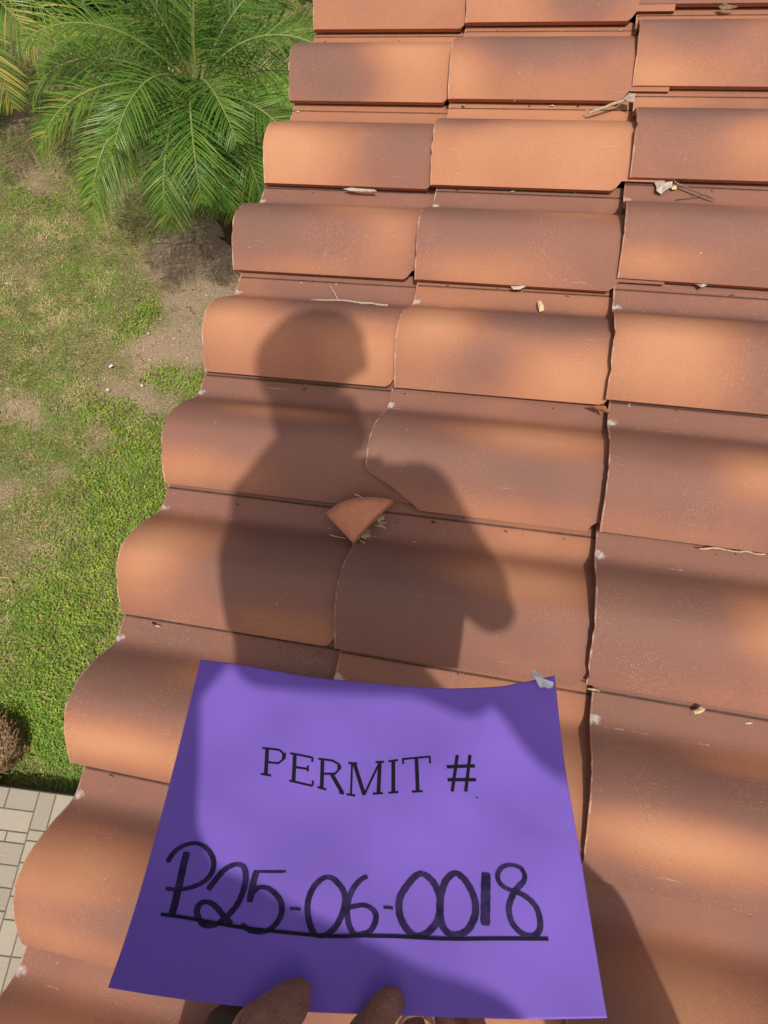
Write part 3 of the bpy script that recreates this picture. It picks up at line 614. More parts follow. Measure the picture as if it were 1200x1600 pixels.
# ------------------------------------------------------------------ debris on the tiles
TWIG = simple('grey_twig', (0.42, 0.34, 0.27), 0.9, 0.1, 260, 0.4, 0.6, 0.0008)
DTWIG = simple('brown_twig', (0.20, 0.14, 0.10), 0.9, 0.1, 200, 0.4, 0.5, 0.0008)
STRAW = simple('dry_straw', (0.50, 0.40, 0.26), 0.8, 0.1, 150, 0.3, 0.3, 0.0005)
DLEAF = simple('dry_leaf', (0.46, 0.40, 0.34), 0.85, 0.1, 80, 0.25, 0.5, 0.0008)
TLEAF = simple('tan_leaf', (0.62, 0.47, 0.28), 0.8, 0.1, 80, 0.2, 0.4, 0.0008)
def rp(px, py, z): X, Y = on_roof(px, py, z); return rw(X, Y, z)
def wob(P, Q, n_, k, r):
    P, Q = np.array(P), np.array(Q); return [P + (Q - P) * (i / n_) + (np.array([r.uniform(-k, k) for _ in range(3)]) if 0 < i < n_ else 0) for i in range(n_ + 1)]
r = random.Random(4)
mb = MB(); a = rp(486, 468, -.018); b = rp(606, 477, -.016); m_ = rp(528, 469, -.017); mb.tube(wob(a, m_, 3, .0007, r) + wob(m_, b, 6, .001, r)[1:], [.0012, .0017, .0016, .0019, .0020, .0021, .0022, .0020, .0022, .0021], 7)
mb.tube(wob(m_ + NR * .001, rp(513, 442, -.008), 4, .0012, r), [.0013, .0012, .0014, .0010, .0008], 6)
tag(mb.build('twig', TWIG, smooth=True, org=m_), 'thin forked grey twig lying in the valley above the head shadow', 'twig')
def chunk(mb, pts, up, th=.0012, dome=.3):
    pts = [np.array(p) for p in pts]; c = sum(pts) / len(pts) + up * dome * .01; n_ = len(pts)
    V = [c] + pts + [c - up * th] + [p - up * th for p in pts]
    mb.add(V, [(0, 1 + k, 1 + (k + 1) % n_) for k in range(n_)] + [(n_ + 1, n_ + 2 + (k + 1) % n_, n_ + 2 + k) for k in range(n_)] + [(1 + k, n_ + 2 + k, n_ + 2 + (k + 1) % n_, 1 + (k + 1) % n_) for k in range(n_)])
mb = MB(); a = rp(921, 176, -.014); b = rp(978, 155, -.008); mb.tube([rp(916, 171, -.012), a] + wob(a, b, 5, .0012, r)[1:], [.001, .0022, .0030, .0026, .0032, .0028, .0036], 7)
chunk(mb, [rp(974, 153, -.004), rp(983, 145, 0), rp(993, 146, .002), rp(991, 159, .0), rp(980, 158, -.004)], NR, .002, .4)
tag(mb.build('stick', TWIG, smooth=False, org=a), 'pale stick with a frayed end wedged at the tile joint near the top', 'stick')
mb = MB(); a = rp(1053, 284, -.004); b = rp(1119, 312, -.012); mb.tube(wob(a, b, 6, .0012, r), [.0016, .0019, .0018, .0020, .0019, .0017, .0012], 6)
mb.tube(wob(rp(1098, 305, -.012), rp(1056, 312, -.016), 4, .0008, r), .0010, 5); mb.tube(wob(rp(1050, 278, -.002), rp(1062, 290, -.006), 2, .001, r), .0012, 5)
tag(mb.build('twig', DTWIG, smooth=True, org=a), 'slanting brown twig beside the crumpled grey leaf under the second course', 'twig')
def leaf_thing(name, pts, z, label, mat, cat='dry leaf', zs=None, grp=None):
    mb = MB(); P = [rp(x, y, z + (zs[i] if zs else 0)) for i, (x, y) in enumerate(pts)]; chunk(mb, P, NR, .0008, .35); o = mb.build(name, mat, org=P[0]); tag(o, label, cat, grp)
G = 'dry leaves caught on the tiles'
leaf_thing('dry_leaf', [(1021, 283), (1030, 282), (1040, 284), (1051, 283), (1050, 291), (1042, 296), (1033, 303), (1026, 298), (1025, 290)], -.010, 'crumpled grey leaf caught under the tile edge beside the slanting twig', DLEAF, zs=[0, .006, .002, .006, .001, .007, 0, .005, 0], grp=G)
leaf_thing('dry_leaf', [(1048, 292), (1054, 288), (1059, 289), (1057, 295), (1050, 296)], -.012, 'tiny tan leaf tucked between the grey leaf and slanting twig', TLEAF, grp=G)
leaf_thing('dry_leaf', [(842, 469), (846, 471), (850, 478), (850, 485), (843, 487), (841, 480), (840, 473)], -.017, 'small tan leaf lying flat in the valley of the middle column', TLEAF, grp=G)
leaf_thing('dry_leaf', [(1079, 442), (1092, 440), (1106, 439), (1118, 443), (1106, 445), (1096, 449), (1090, 445)], -.010, 'curled grey leaf under the tile edge near the right side of the third valley', DLEAF, zs=[0, .004, .006, .002, 0, .004, 0], grp=G)
leaf_thing('dry_leaf', [(1084, 1111), (1094, 1104), (1103, 1108), (1096, 1114), (1086, 1116)], -.010, 'pale greenish leaf poking out under the tile low on the right', TLEAF, grp=G)
leaf_thing('dry_leaf', [(536, 295), (548, 293), (560, 295), (585, 296), (589, 299), (566, 299), (548, 298)], -.010, 'flat tan sliver of leaf under the left tile edge below the palm', DLEAF, grp=G)
leaf_thing('dry_leaf', [(798, 447), (810, 449), (824, 446), (812, 452), (802, 452)], -.010, 'thin grey leaf sliver under the middle tile above the tan leaf', DLEAF, grp=G)
leaf_thing('dry_leaf', [(798, 155), (806, 152), (812, 153), (804, 158)], -.010, 'small pale leaf sliver near the stick in the upper middle valley', DLEAF, grp=G)
leaf_thing('dry_leaf', [(1122, 10), (1128, 6), (1134, 4), (1140, 9), (1154, 10), (1140, 14), (1128, 15)], -.008, 'dark curled leaf at the very top right tile edge', DTWIG, zs=[0, .006, .008, .003, 0, 0, 0], grp=G)
mb = MB()
for (a, b, w_) in (((1093, 857), (1126, 857), .0012), ((1155, 862), (1196, 866), .0011), ((1126, 857), (1160, 863), .0010)): mb.tube(wob(rp(*a, -.008), rp(*b, -.008), 5, .0012, r), w_, 6)
tag(mb.build('straw', STRAW, org=rp(1093, 857, -.008)), 'yellow straw strip tucked under the tile edge at the right side of the photo', 'straw')
# shards by the right column
mb = MB(); chunk(mb, [rp(922, 634, -.006), rp(946, 634, .000), rp(953, 645, .004), (rp(940, 641, -.004))], NR, .004, .1)
tag(mb.build('tile_shard', CLAY_EDGE, org=rp(940, 638, 0)), 'thin dark splinter of tile at the joint with the right-hand column', 'tile shard')
# loose broken piece
out = [(508, 801), (516, 795), (526, 788), (540, 781.5), (555, 777.5), (570, 776.5), (585, 776.5), (600, 778), (613, 781.5), (600, 794), (580, 814), (565, 830), (551, 847), (541, 837), (530, 825), (518, 812)]
def fz(x, y): return .018 + .009 * math.exp(-((x - 565) / 60) ** 2) + (830 - y) * .00022
top = [rp(x, y, fz(x, y)) for x, y in out]; cen_ = rp(560, 803, fz(560, 803) + .002)
mid = [(t + cen_) / 2 + NR * .0015 for t in top]; nT = len(out); dn = NR * .0105
V = [cen_] + mid + top + [t - dn for t in top] + [cen_ - dn]
F = [(0, 1 + k, 1 + (k + 1) % nT) for k in range(nT)] + [(1 + k, 1 + nT + k, 1 + nT + (k + 1) % nT, 1 + (k + 1) % nT) for k in range(nT)]
F += [(1 + nT + k, 1 + 2 * nT + k, 1 + 2 * nT + (k + 1) % nT, 1 + nT + (k + 1) % nT) for k in range(nT)] + [(1 + 3 * nT, 1 + 2 * nT + (k + 1) % nT, 1 + 2 * nT + k) for k in range(nT)]
F = [f[::-1] for f in F]
tag(mesh_obj('broken_tile_piece', V, F, CLAY_FRESH, org=cen_, sm=[True] * (2 * nT) + [False] * (2 * nT)), 'loose fan-shaped piece snapped off a tile, lying in the valley', 'tile fragment')
mb = MB(); g = random.Random(9)
for (cx_, cy_, n_) in ((592, 815, 44), (566, 838, 36), (553, 846, 10)):
    for k in range(n_):
        a = g.uniform(-.4, 1.9); l = g.uniform(4, 13); p0 = (cx_ + g.uniform(-8, 5) , cy_ + g.uniform(-7, 7)); p1 = (p0[0] + l * math.cos(a), p0[1] - l * math.sin(a)); z = g.uniform(-.014, .004)
        pm = ((p0[0] + p1[0]) / 2 + g.uniform(0, 3), (p0[1] + p1[1]) / 2 + g.uniform(-1, 3)); mb.tube([rp(*p0, z), rp(*pm, z + .002), rp(*p1, z)], [.0009, .0014, .0005], 4)
tag(mb.build('straw_tuft', STRAW, org=rp(590, 820, 0)), 'tuft of dry straw sticking out from under the loose tile piece', 'straw')
mb = MB(); mb.tube(wob(rp(514, 835, -.015), rp(541, 841, -.012), 3, .0008, r), [.0005, .0009, .0008, .0006], 5)
tag(mb.build('straw', STRAW, org=rp(520, 836, 0)), 'single thin straw left of the loose tile piece tip', 'straw')
mb = MB(); mb.tube(wob(rp(554, 772, .030), rp(566, 777, .028), 2, .0008, r), [.0009, .0014, .0010], 5)
tag(mb.build('straw', DLEAF, org=rp(556, 772, .03)), 'tiny pale chip of straw just above the loose tile piece', 'straw')
mb = MB(); mb.tube(wob(rp(918, 1076, -.004), rp(937, 1080, -.006), 3, .0008, r), [.0008, .0014, .0012, .0006], 5)
tag(mb.build('straw', STRAW, org=rp(918, 1076, 0)), 'short straw at the joint of the right column beside the sheet corner', 'straw')
# strokes on the sheet, metres from its centre
HAND= [([(-0.1176, -0.032), (-0.118, -0.0401), (-0.118, -0.0506), (-0.118, -0.0607), (-0.1182, -0.0677)], 1.0), ([(-0.128, -0.039), (-0.1271, -0.0358), (-0.1242, -0.0313), (-0.1191, -0.028), (-0.113, -0.0268), (-0.1067, -0.0287), (-0.1014, -0.0334), (-0.0992, -0.0387), (-0.1, -0.044), (-0.1036, -0.0484), (-0.1091, -0.0514), (-0.1153, -0.0533), (-0.1213, -0.054), (-0.1254, -0.0535)], 0.75), ([(-0.1, -0.0528), (-0.0978, -0.0491), (-0.093, -0.0421), (-0.0879, -0.0385), (-0.0835, -0.0376), (-0.0797, -0.0395), (-0.0777, -0.0456), (-0.0782, -0.0528), (-0.0805, -0.0599), (-0.0849, -0.066), (-0.0895, -0.0701), (-0.0945, -0.0722), (-0.099, -0.0715), (-0.1033, -0.0669), (-0.1041, -0.0625), (-0.1016, -0.0597), (-0.0972, -0.0597), (-0.0922, -0.0625), (-0.0869, -0.0671), (-0.0818, -0.0707)], 0.85), ([(-0.0531, -0.0405), (-0.0622, -0.0409), (-0.0714, -0.0411)], 0.55), ([(-0.0715, -0.0405), (-0.0727, -0.0484), (-0.073, -0.0586)], 0.95), ([(-0.0725, -0.0536), (-0.0687, -0.0503), (-0.0631, -0.0506), (-0.0575, -0.0539), (-0.0535, -0.0587), (-0.0526, -0.0646), (-0.0552, -0.07), (-0.0596, -0.0734), (-0.0648, -0.0745), (-0.0704, -0.0736), (-0.0761, -0.0705)], 0.8), ([(-0.0478, -0.0616), (-0.0447, -0.0615), (-0.0411, -0.0619)], 0.55), ([(-0.0198, -0.0451), (-0.0263, -0.0431), (-0.0318, -0.046), (-0.0357, -0.0518), (-0.0372, -0.059), (-0.0358, -0.0668), (-0.033, -0.0724), (-0.03, -0.0749), (-0.0246, -0.0744), (-0.019, -0.0699), (-0.0152, -0.0619), (-0.0146, -0.0539), (-0.0173, -0.0484), (-0.0228, -0.044)], 0.85), ([(-0.0011, -0.0414), (-0.0056, -0.0437), (-0.0099, -0.0491), (-0.0123, -0.0558), (-0.0127, -0.0618), (-0.0111, -0.0686), (-0.0079, -0.0732), (-0.004, -0.0735), (0.0014, -0.0719), (0.0045, -0.0674), (0.0049, -0.0625), (0.0019, -0.0592), (-0.0037, -0.0579), (-0.0093, -0.0589), (-0.0132, -0.0599)], 0.8), ([(0.0095, -0.0583), (0.0126, -0.0582), (0.0156, -0.0583)], 0.55), ([(0.0349, -0.0372), (0.0302, -0.0388), (0.0244, -0.0449), (0.0198, -0.0523), (0.0194, -0.0604), (0.0222, -0.0671), (0.0267, -0.0717), (0.0311, -0.0727), (0.0366, -0.0708), (0.0423, -0.0652), (0.0447, -0.0592), (0.0452, -0.0522), (0.0434, -0.0461), (0.04, -0.041), (0.0348, -0.0375)], 1.0), ([(0.0594, -0.0374), (0.0548, -0.0363), (0.0494, -0.0406), (0.0462, -0.048), (0.0448, -0.0562), (0.0456, -0.0651), (0.0488, -0.0698), (0.0543, -0.0708), (0.0611, -0.0683), (0.066, -0.0613), (0.0674, -0.0542), (0.0658, -0.0471), (0.0616, -0.04), (0.0571, -0.0365)], 1.0), ([(0.0755, -0.035), (0.0745, -0.0446), (0.0735, -0.0549), (0.0725, -0.0651)], 1.35), ([(0.1003, -0.0349), (0.0978, -0.0313), (0.0914, -0.0299), (0.0858, -0.0318), (0.0828, -0.0363), (0.0838, -0.041), (0.0881, -0.044), (0.0927, -0.0448), (0.0971, -0.042), (0.0999, -0.0382), (0.1003, -0.0347)], 0.7), ([(0.0998, -0.0392), (0.0946, -0.0437), (0.0905, -0.0491), (0.0881, -0.0553), (0.0891, -0.0622), (0.0931, -0.0669), (0.0978, -0.0689), (0.1035, -0.0684), (0.1068, -0.0648), (0.1072, -0.0594), (0.1055, -0.0535), (0.1004, -0.0486), (0.0927, -0.045)], 0.85)]
UNDER_L= [(-0.1245, -0.0682), (-0.1058, -0.0691), (-0.0667, -0.0731), (-0.028, -0.0751), (-0.005, -0.0744), (0.0181, -0.0738), (0.0492, -0.0734), (0.0805, -0.0717), (0.1114, -0.0701)]
PRINT= [([(-0.0772, 0.0397), (-0.0753, 0.021)], 1.0), ([(-0.0807, 0.0401), (-0.0745, 0.0398), (-0.0683, 0.0391), (-0.0648, 0.0364), (-0.0646, 0.0325), (-0.0677, 0.0295), (-0.0763, 0.0299)], 0.55), ([(-0.0789, 0.0213), (-0.0716, 0.0205)], 0.55), ([(-0.0646, 0.0372), (-0.0643, 0.0325)], 1.0), ([(-0.0569, 0.0369), (-0.0555, 0.0176)], 1.0), ([(-0.0603, 0.0371), (-0.044, 0.0349)], 0.55), ([(-0.044, 0.0349), (-0.044, 0.0318)], 0.55), ([(-0.0561, 0.0275), (-0.0466, 0.0266)], 0.55), ([(-0.0467, 0.0291), (-0.0464, 0.0248)], 0.55), ([(-0.0585, 0.018), (-0.042, 0.0154)], 0.55), ([(-0.042, 0.0154), (-0.0421, 0.0191)], 0.55), ([(-0.0368, 0.0344), (-0.0355, 0.0139)], 1.0), ([(-0.0399, 0.0345), (-0.0294, 0.0337), (-0.0249, 0.0313), (-0.0244, 0.0278), (-0.0271, 0.0245), (-0.0361, 0.024)], 0.55), ([(-0.0385, 0.0148), (-0.0322, 0.0134)], 0.55), ([(-0.0294, 0.0242), (-0.0209, 0.0115)], 1.0), ([(-0.0231, 0.0117), (-0.0197, 0.011)], 0.55), ([(-0.0247, 0.0309), (-0.0242, 0.0278)], 1.0), ([(-0.0183, 0.0326), (-0.0117, 0.0324)], 0.55), ([(-0.0155, 0.0322), (-0.0149, 0.0107)], 0.55), ([(-0.018, 0.0108), (-0.0119, 0.0099)], 0.55), ([(-0.0137, 0.032), (-0.0057, 0.0103)], 1.0), ([(-0.0057, 0.0103), (0.004, 0.0336)], 0.55), ([(0.0012, 0.0339), (0.0073, 0.0346)], 0.55), ([(0.0043, 0.034), (0.004, 0.0117)], 1.0), ([(0.0001, 0.0112), (0.0071, 0.0119)], 0.55), ([(0.0104, 0.0349), (0.0173, 0.0363)], 0.55), ([(0.0139, 0.0355), (0.0143, 0.0126)], 1.0), ([(0.0109, 0.0122), (0.0179, 0.0131)], 0.55), ([(0.0203, 0.0371), (0.0406, 0.0399)], 0.55), ([(0.0208, 0.0371), (0.0211, 0.0335)], 0.55), ([(0.0403, 0.0399), (0.0402, 0.0346)], 0.55), ([(0.0305, 0.0383), (0.0312, 0.0141)], 1.0), ([(0.0271, 0.0136), (0.0346, 0.0143)], 0.55), ([(0.0604, 0.0423), (0.0554, 0.0154)], 0.9), ([(0.0698, 0.0432), (0.0651, 0.0163)], 0.9), ([(0.0522, 0.0327), (0.073, 0.0354)], 0.9), ([(0.0524, 0.0234), (0.0732, 0.0255)], 0.9)]
SPOT= (0.0728, 0.0131)
# ------------------------------------------------------------------ the permit sheet
PC = np.array([0.3992, -1.6428, EAVE + 0.6833]); PU = np.array([0.9893, 0.1279, 0.0698]); PVv = np.array([-0.0849, 0.8954, -0.4370]); PN = np.array([-0.1184, 0.4264, 0.8967])
PW, PH = .2794, .2159
def bend(a, b):
    """height of the sheet above its mean plane: folded once each way, opened out again, slightly sagging and waved"""
    fa, fb = a + .002, b + .006
    z = -.020 * math.sqrt(fa * fa + 1e-6) * (.775 + .225 * math.tanh(fb / .018)) + .008 * math.sqrt(fb * fb + 2e-5) * (.85 + .15 * math.tanh(fa / .018))
    z += .0009 * math.exp(-(fa / .0022) ** 2) - .00006 * math.exp(-(fb / .003) ** 2)
    z += .0028 * (abs(a) / .14) ** 1.3 * (0.6 + 0.8 * (b / .108))
    z += .0016 * math.sin(a * 34 + b * 22) * math.sin(b * 30 + 1.0) + .0010 * math.sin((a - b) * 52 + .5) + .0002 * math.sin(a * 97 + 31 * b + 2 * math.sin(b * 61)) + .0009 * math.exp(-((a + b * .6 + .03) / .02) ** 2) * math.sin(b * 60)
    q = max(0, (a - .095) + (b - .07)); z += q * q * 1.4
    q = max(0, (-a - .09) + (-b - .06)); z += q * q * 2.0
    return z
def outline(a, b):
    """the sheet's own small in-plane change of shape: top edge sags between its corners"""
    s = b / (PH / 2); bb = b - float(np.interp(a, [-.14, -.07, 0, .056, .10, .14], [0, .0058, .0110, .0112, .0080, 0])) * max(0, s) ** 1.5 - .004 * (1 - (a / .14) ** 2) * max(0, -s) ** 2 * (-1 if s > 0 else 1)
    return a, bb
def sheet(a, b, lift=0.0): return PC + PU * a + PVv * b + PN * (bend(a, b) + lift)
pm, n, b_ = newmat('purple_paper', 0.75, 0.15); tc = N(n, 'TexCoord').outputs['Object']
f = noise(n, tc, 25, 4, .5); c = ramp(n, f, [(.3, (0.345, 0.215, 0.82)), (.7, (0.375, 0.23, 0.87))]); n.links.new(c, b_.inputs['Base Color']); bump(n, b_, noise(n, tc, 900, 2), .12, .0003)
trn = N(n, 'BsdfTranslucent'); trn.inputs[0].default_value = (0.46, 0.30, 0.95, 1); mx = N(n, 'MixShader'); mx.inputs[0].default_value = .36
n.links.new(b_.outputs[0], mx.inputs[1]); n.links.new(trn.outputs[0], mx.inputs[2]); n.links.new(mx.outputs[0], n.nodes['Material Output'].inputs[0])
INK, n, b_ = newmat('black_ink', 0.6, 0.2); b_.inputs['Base Color'].default_value = (0.012, 0.010, 0.022, 1)
MARK, n, b_ = newmat('marker_ink', 0.65, 0.15); tcm = N(n, 'TexCoord').outputs['Object']; n.links.new(ramp(n, noise(n, tcm, 140, 3), [(.35, (0.020, 0.013, 0.050)), (.7, (0.05, 0.032, 0.12))]), b_.inputs['Base Color'])
nA_, nB_ = 190, 150; V = []
for i in range(nA_ + 1):
    for j in range(nB_ + 1):
        a = -PW / 2 + PW * i / nA_; b = -PH / 2 + PH * j / nB_; a2, b2 = outline(a, b); V.append(sheet(a2, b2))
n1 = len(V); V += [v - PN * .0002 for v in V]
g = lambda i, j: i * (nB_ + 1) + j
F = []; 
for i in range(nA_):
    for j in range(nB_): F += [(g(i, j), g(i + 1, j), g(i + 1, j + 1), g(i, j + 1)), (n1 + g(i, j), n1 + g(i, j + 1), n1 + g(i + 1, j + 1), n1 + g(i + 1, j))]
per = [g(i, 0) for i in range(nA_ + 1)] + [g(nA_, j) for j in range(1, nB_ + 1)] + [g(i, nB_) for i in range(nA_ - 1, -1, -1)] + [g(0, j) for j in range(nB_ - 1, 0, -1)]
for q in range(len(per)): a, b = per[q], per[(q + 1) % len(per)]; F.append((a, n1 + a, n1 + b, b))
sheet_o = tag(mesh_obj('permit_sheet', V, F, pm, smooth=True, org=PC), 'purple paper sheet reading PERMIT # with handwritten number P25-06-0018, held over the tiles', 'paper sheet'); setup()
def spline(P, n_=6):
    if len(P) < 3: return [tuple(np.array(P[0]) + (np.array(P[1]) - np.array(P[0])) * k / 10) for k in range(11)]
    P = [np.array(p) for p in P]; out = []
    for i in range(len(P) - 1):
        p0 = P[max(i - 1, 0)]; p1 = P[i]; p2 = P[i + 1]; p3 = P[min(i + 2, len(P) - 1)]
        for k in range(n_): t = k / n_; out.append(.5 * ((2 * p1) + (-p0 + p2) * t + (2 * p0 - 5 * p1 + 4 * p2 - p3) * t * t + (-p0 + 3 * p1 - 3 * p2 + p3) * t ** 3))
    return out + [P[-1]]
def stroke(mb, P, w0, curve, lift, taper=True, seed=0, cut=False):
    r = random.Random(seed); Q = spline(P) if curve else [np.array(P[0]) + (np.array(P[i + 1]) - np.array(P[i])) * 0 for i in range(0)] or None
    if Q is None:
        Q = []
        for p, q in zip(P, P[1:]): Q += [np.array(p) + (np.array(q) - np.array(p)) * k / 6 for k in range(6)]
        Q.append(np.array(P[-1]))
    Q = [np.array(q) for q in Q]; m_ = len(Q); V = []
    for k, q in enumerate(Q):
        t = Q[min(k + 1, m_ - 1)] - Q[max(k - 1, 0)]; t = t / (np.linalg.norm(t) + 1e-9); s = np.array([-t[1], t[0]])
        w = w0 * ((.74 + .38 * abs(t[1]) + .05 * math.sin(k * 1.7 + seed)) if curve and taper else 1)
        if taper and curve: w *= min(1, .80 + .2 * min(k, m_ - 1 - k) / 2)
        for z in (s, -s): V.append(sheet(*(q + z * w), lift))
    mb.add(V, [(2 * k, 2 * k + 1, 2 * k + 3, 2 * k + 2) for k in range(m_ - 1)])
    if False:
        for e, sg in ((0, -1), (m_ - 1, 1)):
            q = Q[e]; w = w0 * .72; n_ = 10; mb.add([sheet(*q, lift)] + [sheet(q[0] + w * math.cos(6.283 * k / n_), q[1] + w * math.sin(6.283 * k / n_), lift + .00002) for k in range(n_)], [(0, 1 + k, 1 + (k + 1) % n_) for k in range(n_)])
mb = MB()
for k, (P, w) in enumerate(PRINT): stroke(mb, P, .00135 * w, False, .00025 + .000015 * (k % 9))
q = SPOT; mb.add([sheet(q[0] + .0008 * math.cos(k), q[1] + .0006 * math.sin(k), .0003) for k in range(6)], [tuple(range(6))])
mb.build('printed_heading', INK, sheet_o)
mb = MB()
for k, (P, w) in enumerate(HAND): stroke(mb, P, .0020 * w, True, .00022 + .00002 * k, seed=k)
mb.build('handwritten_number', MARK, sheet_o)
mb = MB(); stroke(mb, UNDER_L, .00095, True, .0007, taper=False); mb.build('underline', INK, sheet_o)
TP = simple('torn_white_tape', (0.80, 0.80, 0.84), 0.5, 0.3, 300, 0.08, 0.2, .0003)
def on_sheet(x, y, lift=0.0):
    d = ray(x, y); o = PC + PN * lift; P = CAM + d * (((o - CAM) @ PN) / (d @ PN)) - PC; return float(P @ PU), float(P @ PVv)
mb = MB(); pts = [(834, 1044), (838, 1049), (843, 1058), (850, 1061), (857, 1065), (864, 1069), (863, 1074), (857, 1077), (850, 1076), (844, 1075), (839, 1069), (833, 1058), (832, 1051)]
P_ = [PC + PU * u[0] + PVv * u[1] + PN * (bend(.134, .10) + .0035 + .0012 * (i % 3)) for i, u in enumerate(on_sheet(x, y, bend(.134, .10) + .003) for x, y in pts)]
chunk(mb, P_, PN, .0005, .15); mb.build('tape_scrap', TP, sheet_o)
# ------------------------------------------------------------------ the person holding it
def skin_mat():
    m, n, b = newmat('dark_skin', 0.6, 0.3); tc = N(n, 'TexCoord').outputs['Object']
    f = noise(n, tc, 35, 5, .6); f2 = noise(n, tc, 420, 3, .6); c = ramp(n, f, [(.3, (0.24, 0.105, 0.068)), (.5, (0.36, 0.17, 0.115)), (.7, (0.48, 0.25, 0.18))])
    dk = ramp(n, noise(n, tc, 160, 3), [(.28, (1, 1, 1)), (.34, (0, 0, 0))]); c = mixc(n, mth(n, 'MULTIPLY', dk, .5), c, (.05, .025, .018))
    n.links.new(c, b.inputs['Base Color']); b.inputs['Subsurface Weight'].default_value = .08; b.inputs['Subsurface Radius'].default_value = (.01, .004, .002); b.inputs['Subsurface Scale'].default_value = .3
    bump(n, b, mth(n, 'ADD', f2, mth(n, 'MULTIPLY', noise(n, tc, 90, 4, .7), 2.0)), .8, .0022); return m
SKIN = skin_mat()
EX = np.array([1.0, 0, 0]); EY = np.array([0, 1.0, 0]); EZ = np.array([0, 0, 1.0]); UPZ = EAVE - 2.9
def up(p): return np.array(p, float) + np.array([0, 0, UPZ])
HEAD = up((0.197, -1.665, 4.630)); NECK = up((0.245, -1.775, 4.50)); LSH = up((0.163, -1.83, 4.312)); RSH = up((0.430, -1.80, 4.425))
CHEST = up((0.254, -1.83, 4.375)); RIBS = up((0.196, -1.87, 4.185)); WAIST = up((0.243, -1.92, 4.075)); HIPS = up((0.371, -1.985, 3.906)); LHIP = up((0.309, -1.985, 3.849)); RHIP = up((0.461, -1.98, 4.032))  # unseen torso kept slim and off-centre so sun reaches the sheet
LELB = up((0.240, -1.90, 3.85)); LWR = up((0.320, -1.835, 3.605)); RELB = up((0.566, -1.885, 4.285)); RWR = up((0.400, -1.71, 4.06))
LKN = up((0.335, -2.03, 3.48)); RKN = up((0.74, -1.99, 3.60))
LFT = rw(.36, -2.10, .10) ; RFT = rw(.93, -2.05, .10)
body = MB()
F_ = np.array([.80, .45, -.38]); F_ /= np.linalg.norm(F_); S_ = np.cross(EZ, F_); S_ /= np.linalg.norm(S_); U_ = np.cross(F_, S_); HA = np.array([F_, S_, U_])
body.ball(HEAD + U_ * .025 - F_ * .008, (.098, .077, .095), HA); body.ball(HEAD - U_ * .035 + F_ * .028, (.068, .058, .078), HA); body.ball(HEAD - U_ * .095 + F_ * .060, (.026, .026, .022), HA)
body.capsule(HEAD + F_ * .088 + U_ * .014, .011, HEAD + F_ * .118 - U_ * .028, .017); body.ball(HEAD + F_ * .086 + U_ * .026, (.016, .052, .012), HA)
body.ball(HEAD + F_ * .090 - U_ * .060, (.013, .026, .008), HA); body.ball(HEAD + F_ * .088 - U_ * .073, (.012, .022, .008), HA)
for s in (-1, 1): body.ball(HEAD + S_ * s * .078 - F_ * .008 - U_ * .012, (.020, .010, .034), HA)
body.capsule(HEAD - U_ * .06 - F_ * .02, .056, NECK, .060)
def limb(m_, P, rr, k=0.0):
    for (a, ra), (b, rb) in zip(zip(P, rr), list(zip(P, rr))[1:]): m_.capsule(a, ra + k, b, rb + k)
TOR = [([CHEST, up((0.335, -1.80, 4.305)), up((0.413, -1.8, 4.179)), up((0.452, -1.8, 4.164))], [.060, .040, .026, .024]), ([CHEST, up((0.296, -1.8, 4.133)), up((0.413, -1.8, 4.179))], [.064, .026, .026]), ([NECK, CHEST], [.060, .070]), ([LSH, CHEST], [.047, .070]), ([NECK, LSH], [.056, .045]), ([RSH, CHEST], [.052, .066]), ([CHEST - EX * .02, RIBS, WAIST, HIPS], [.066, .047, .043, .070]), ([HIPS, RHIP], [.075, .072]), ([HIPS, LHIP], [.075, .075])]  # first two chains are added fillers closing lit gaps in the body's shadow
ARML = ([LSH, LELB, LWR], [.046, .034, .024]); ARMR = ([RSH, RELB, RWR], [.050, .033, .022])
LEGL = ([LHIP, LKN, LFT], [.072, .060, .042]); LEGR = ([RHIP, RKN, RFT], [.072, .060, .042])
for P, rr in TOR + [ARML, ARMR, LEGL, LEGR]: limb(body, P, rr)
body.capsule(up((0.271, -1.7, 4.526)), .028, up((0.289, -1.75, 4.508)), .042)
for ft in (LFT, RFT): body.capsule(ft - NR * .035 - EY * .03, .036, ft - NR * .055 + EY * .12, .028)
# left hand: palm below the sheet's lower edge, thumb and forefinger in front of it, three fingers behind
def hp(x, y, dist): d = ray(x, y); return CAM + d * dist
PALM_ = hp(470, 1745, .405)
def finger(m_, P, rr): limb(m_, P, rr)
limb(body, [LWR, hp(420, 1860, .40), hp(440, 1790, .392)], [.027, .030, .028]); limb(body, [LWR, hp(560, 1830, .41), hp(570, 1770, .395)], [.026, .026, .024]); limb(body, [hp(440, 1780, .392), hp(580, 1770, .397)], [.026, .022])
finger(body, [hp(425, 1770, .388), hp(375, 1672, .372), hp(404, 1612, .364), hp(452, 1570, .366), hp(466, 1552, .371)], [.024, .0175, .0150, .0118, .0085])
finger(body, [hp(565, 1770, .390), hp(530, 1690, .374), hp(562, 1625, .366), hp(603, 1573, .369), hp(610, 1566, .371)], [.015, .0108, .0098, .0092, .0088])
for k, (xa, xb) in enumerate(((590, 650), (620, 700), (650, 745))): finger(body, [hp(xa, 1780, .425), hp(xb, 1700, .455), hp(xb + 5, 1630, .475), hp(xb - 8, 1580, .478)], [.012, .0095, .0088, .0078])
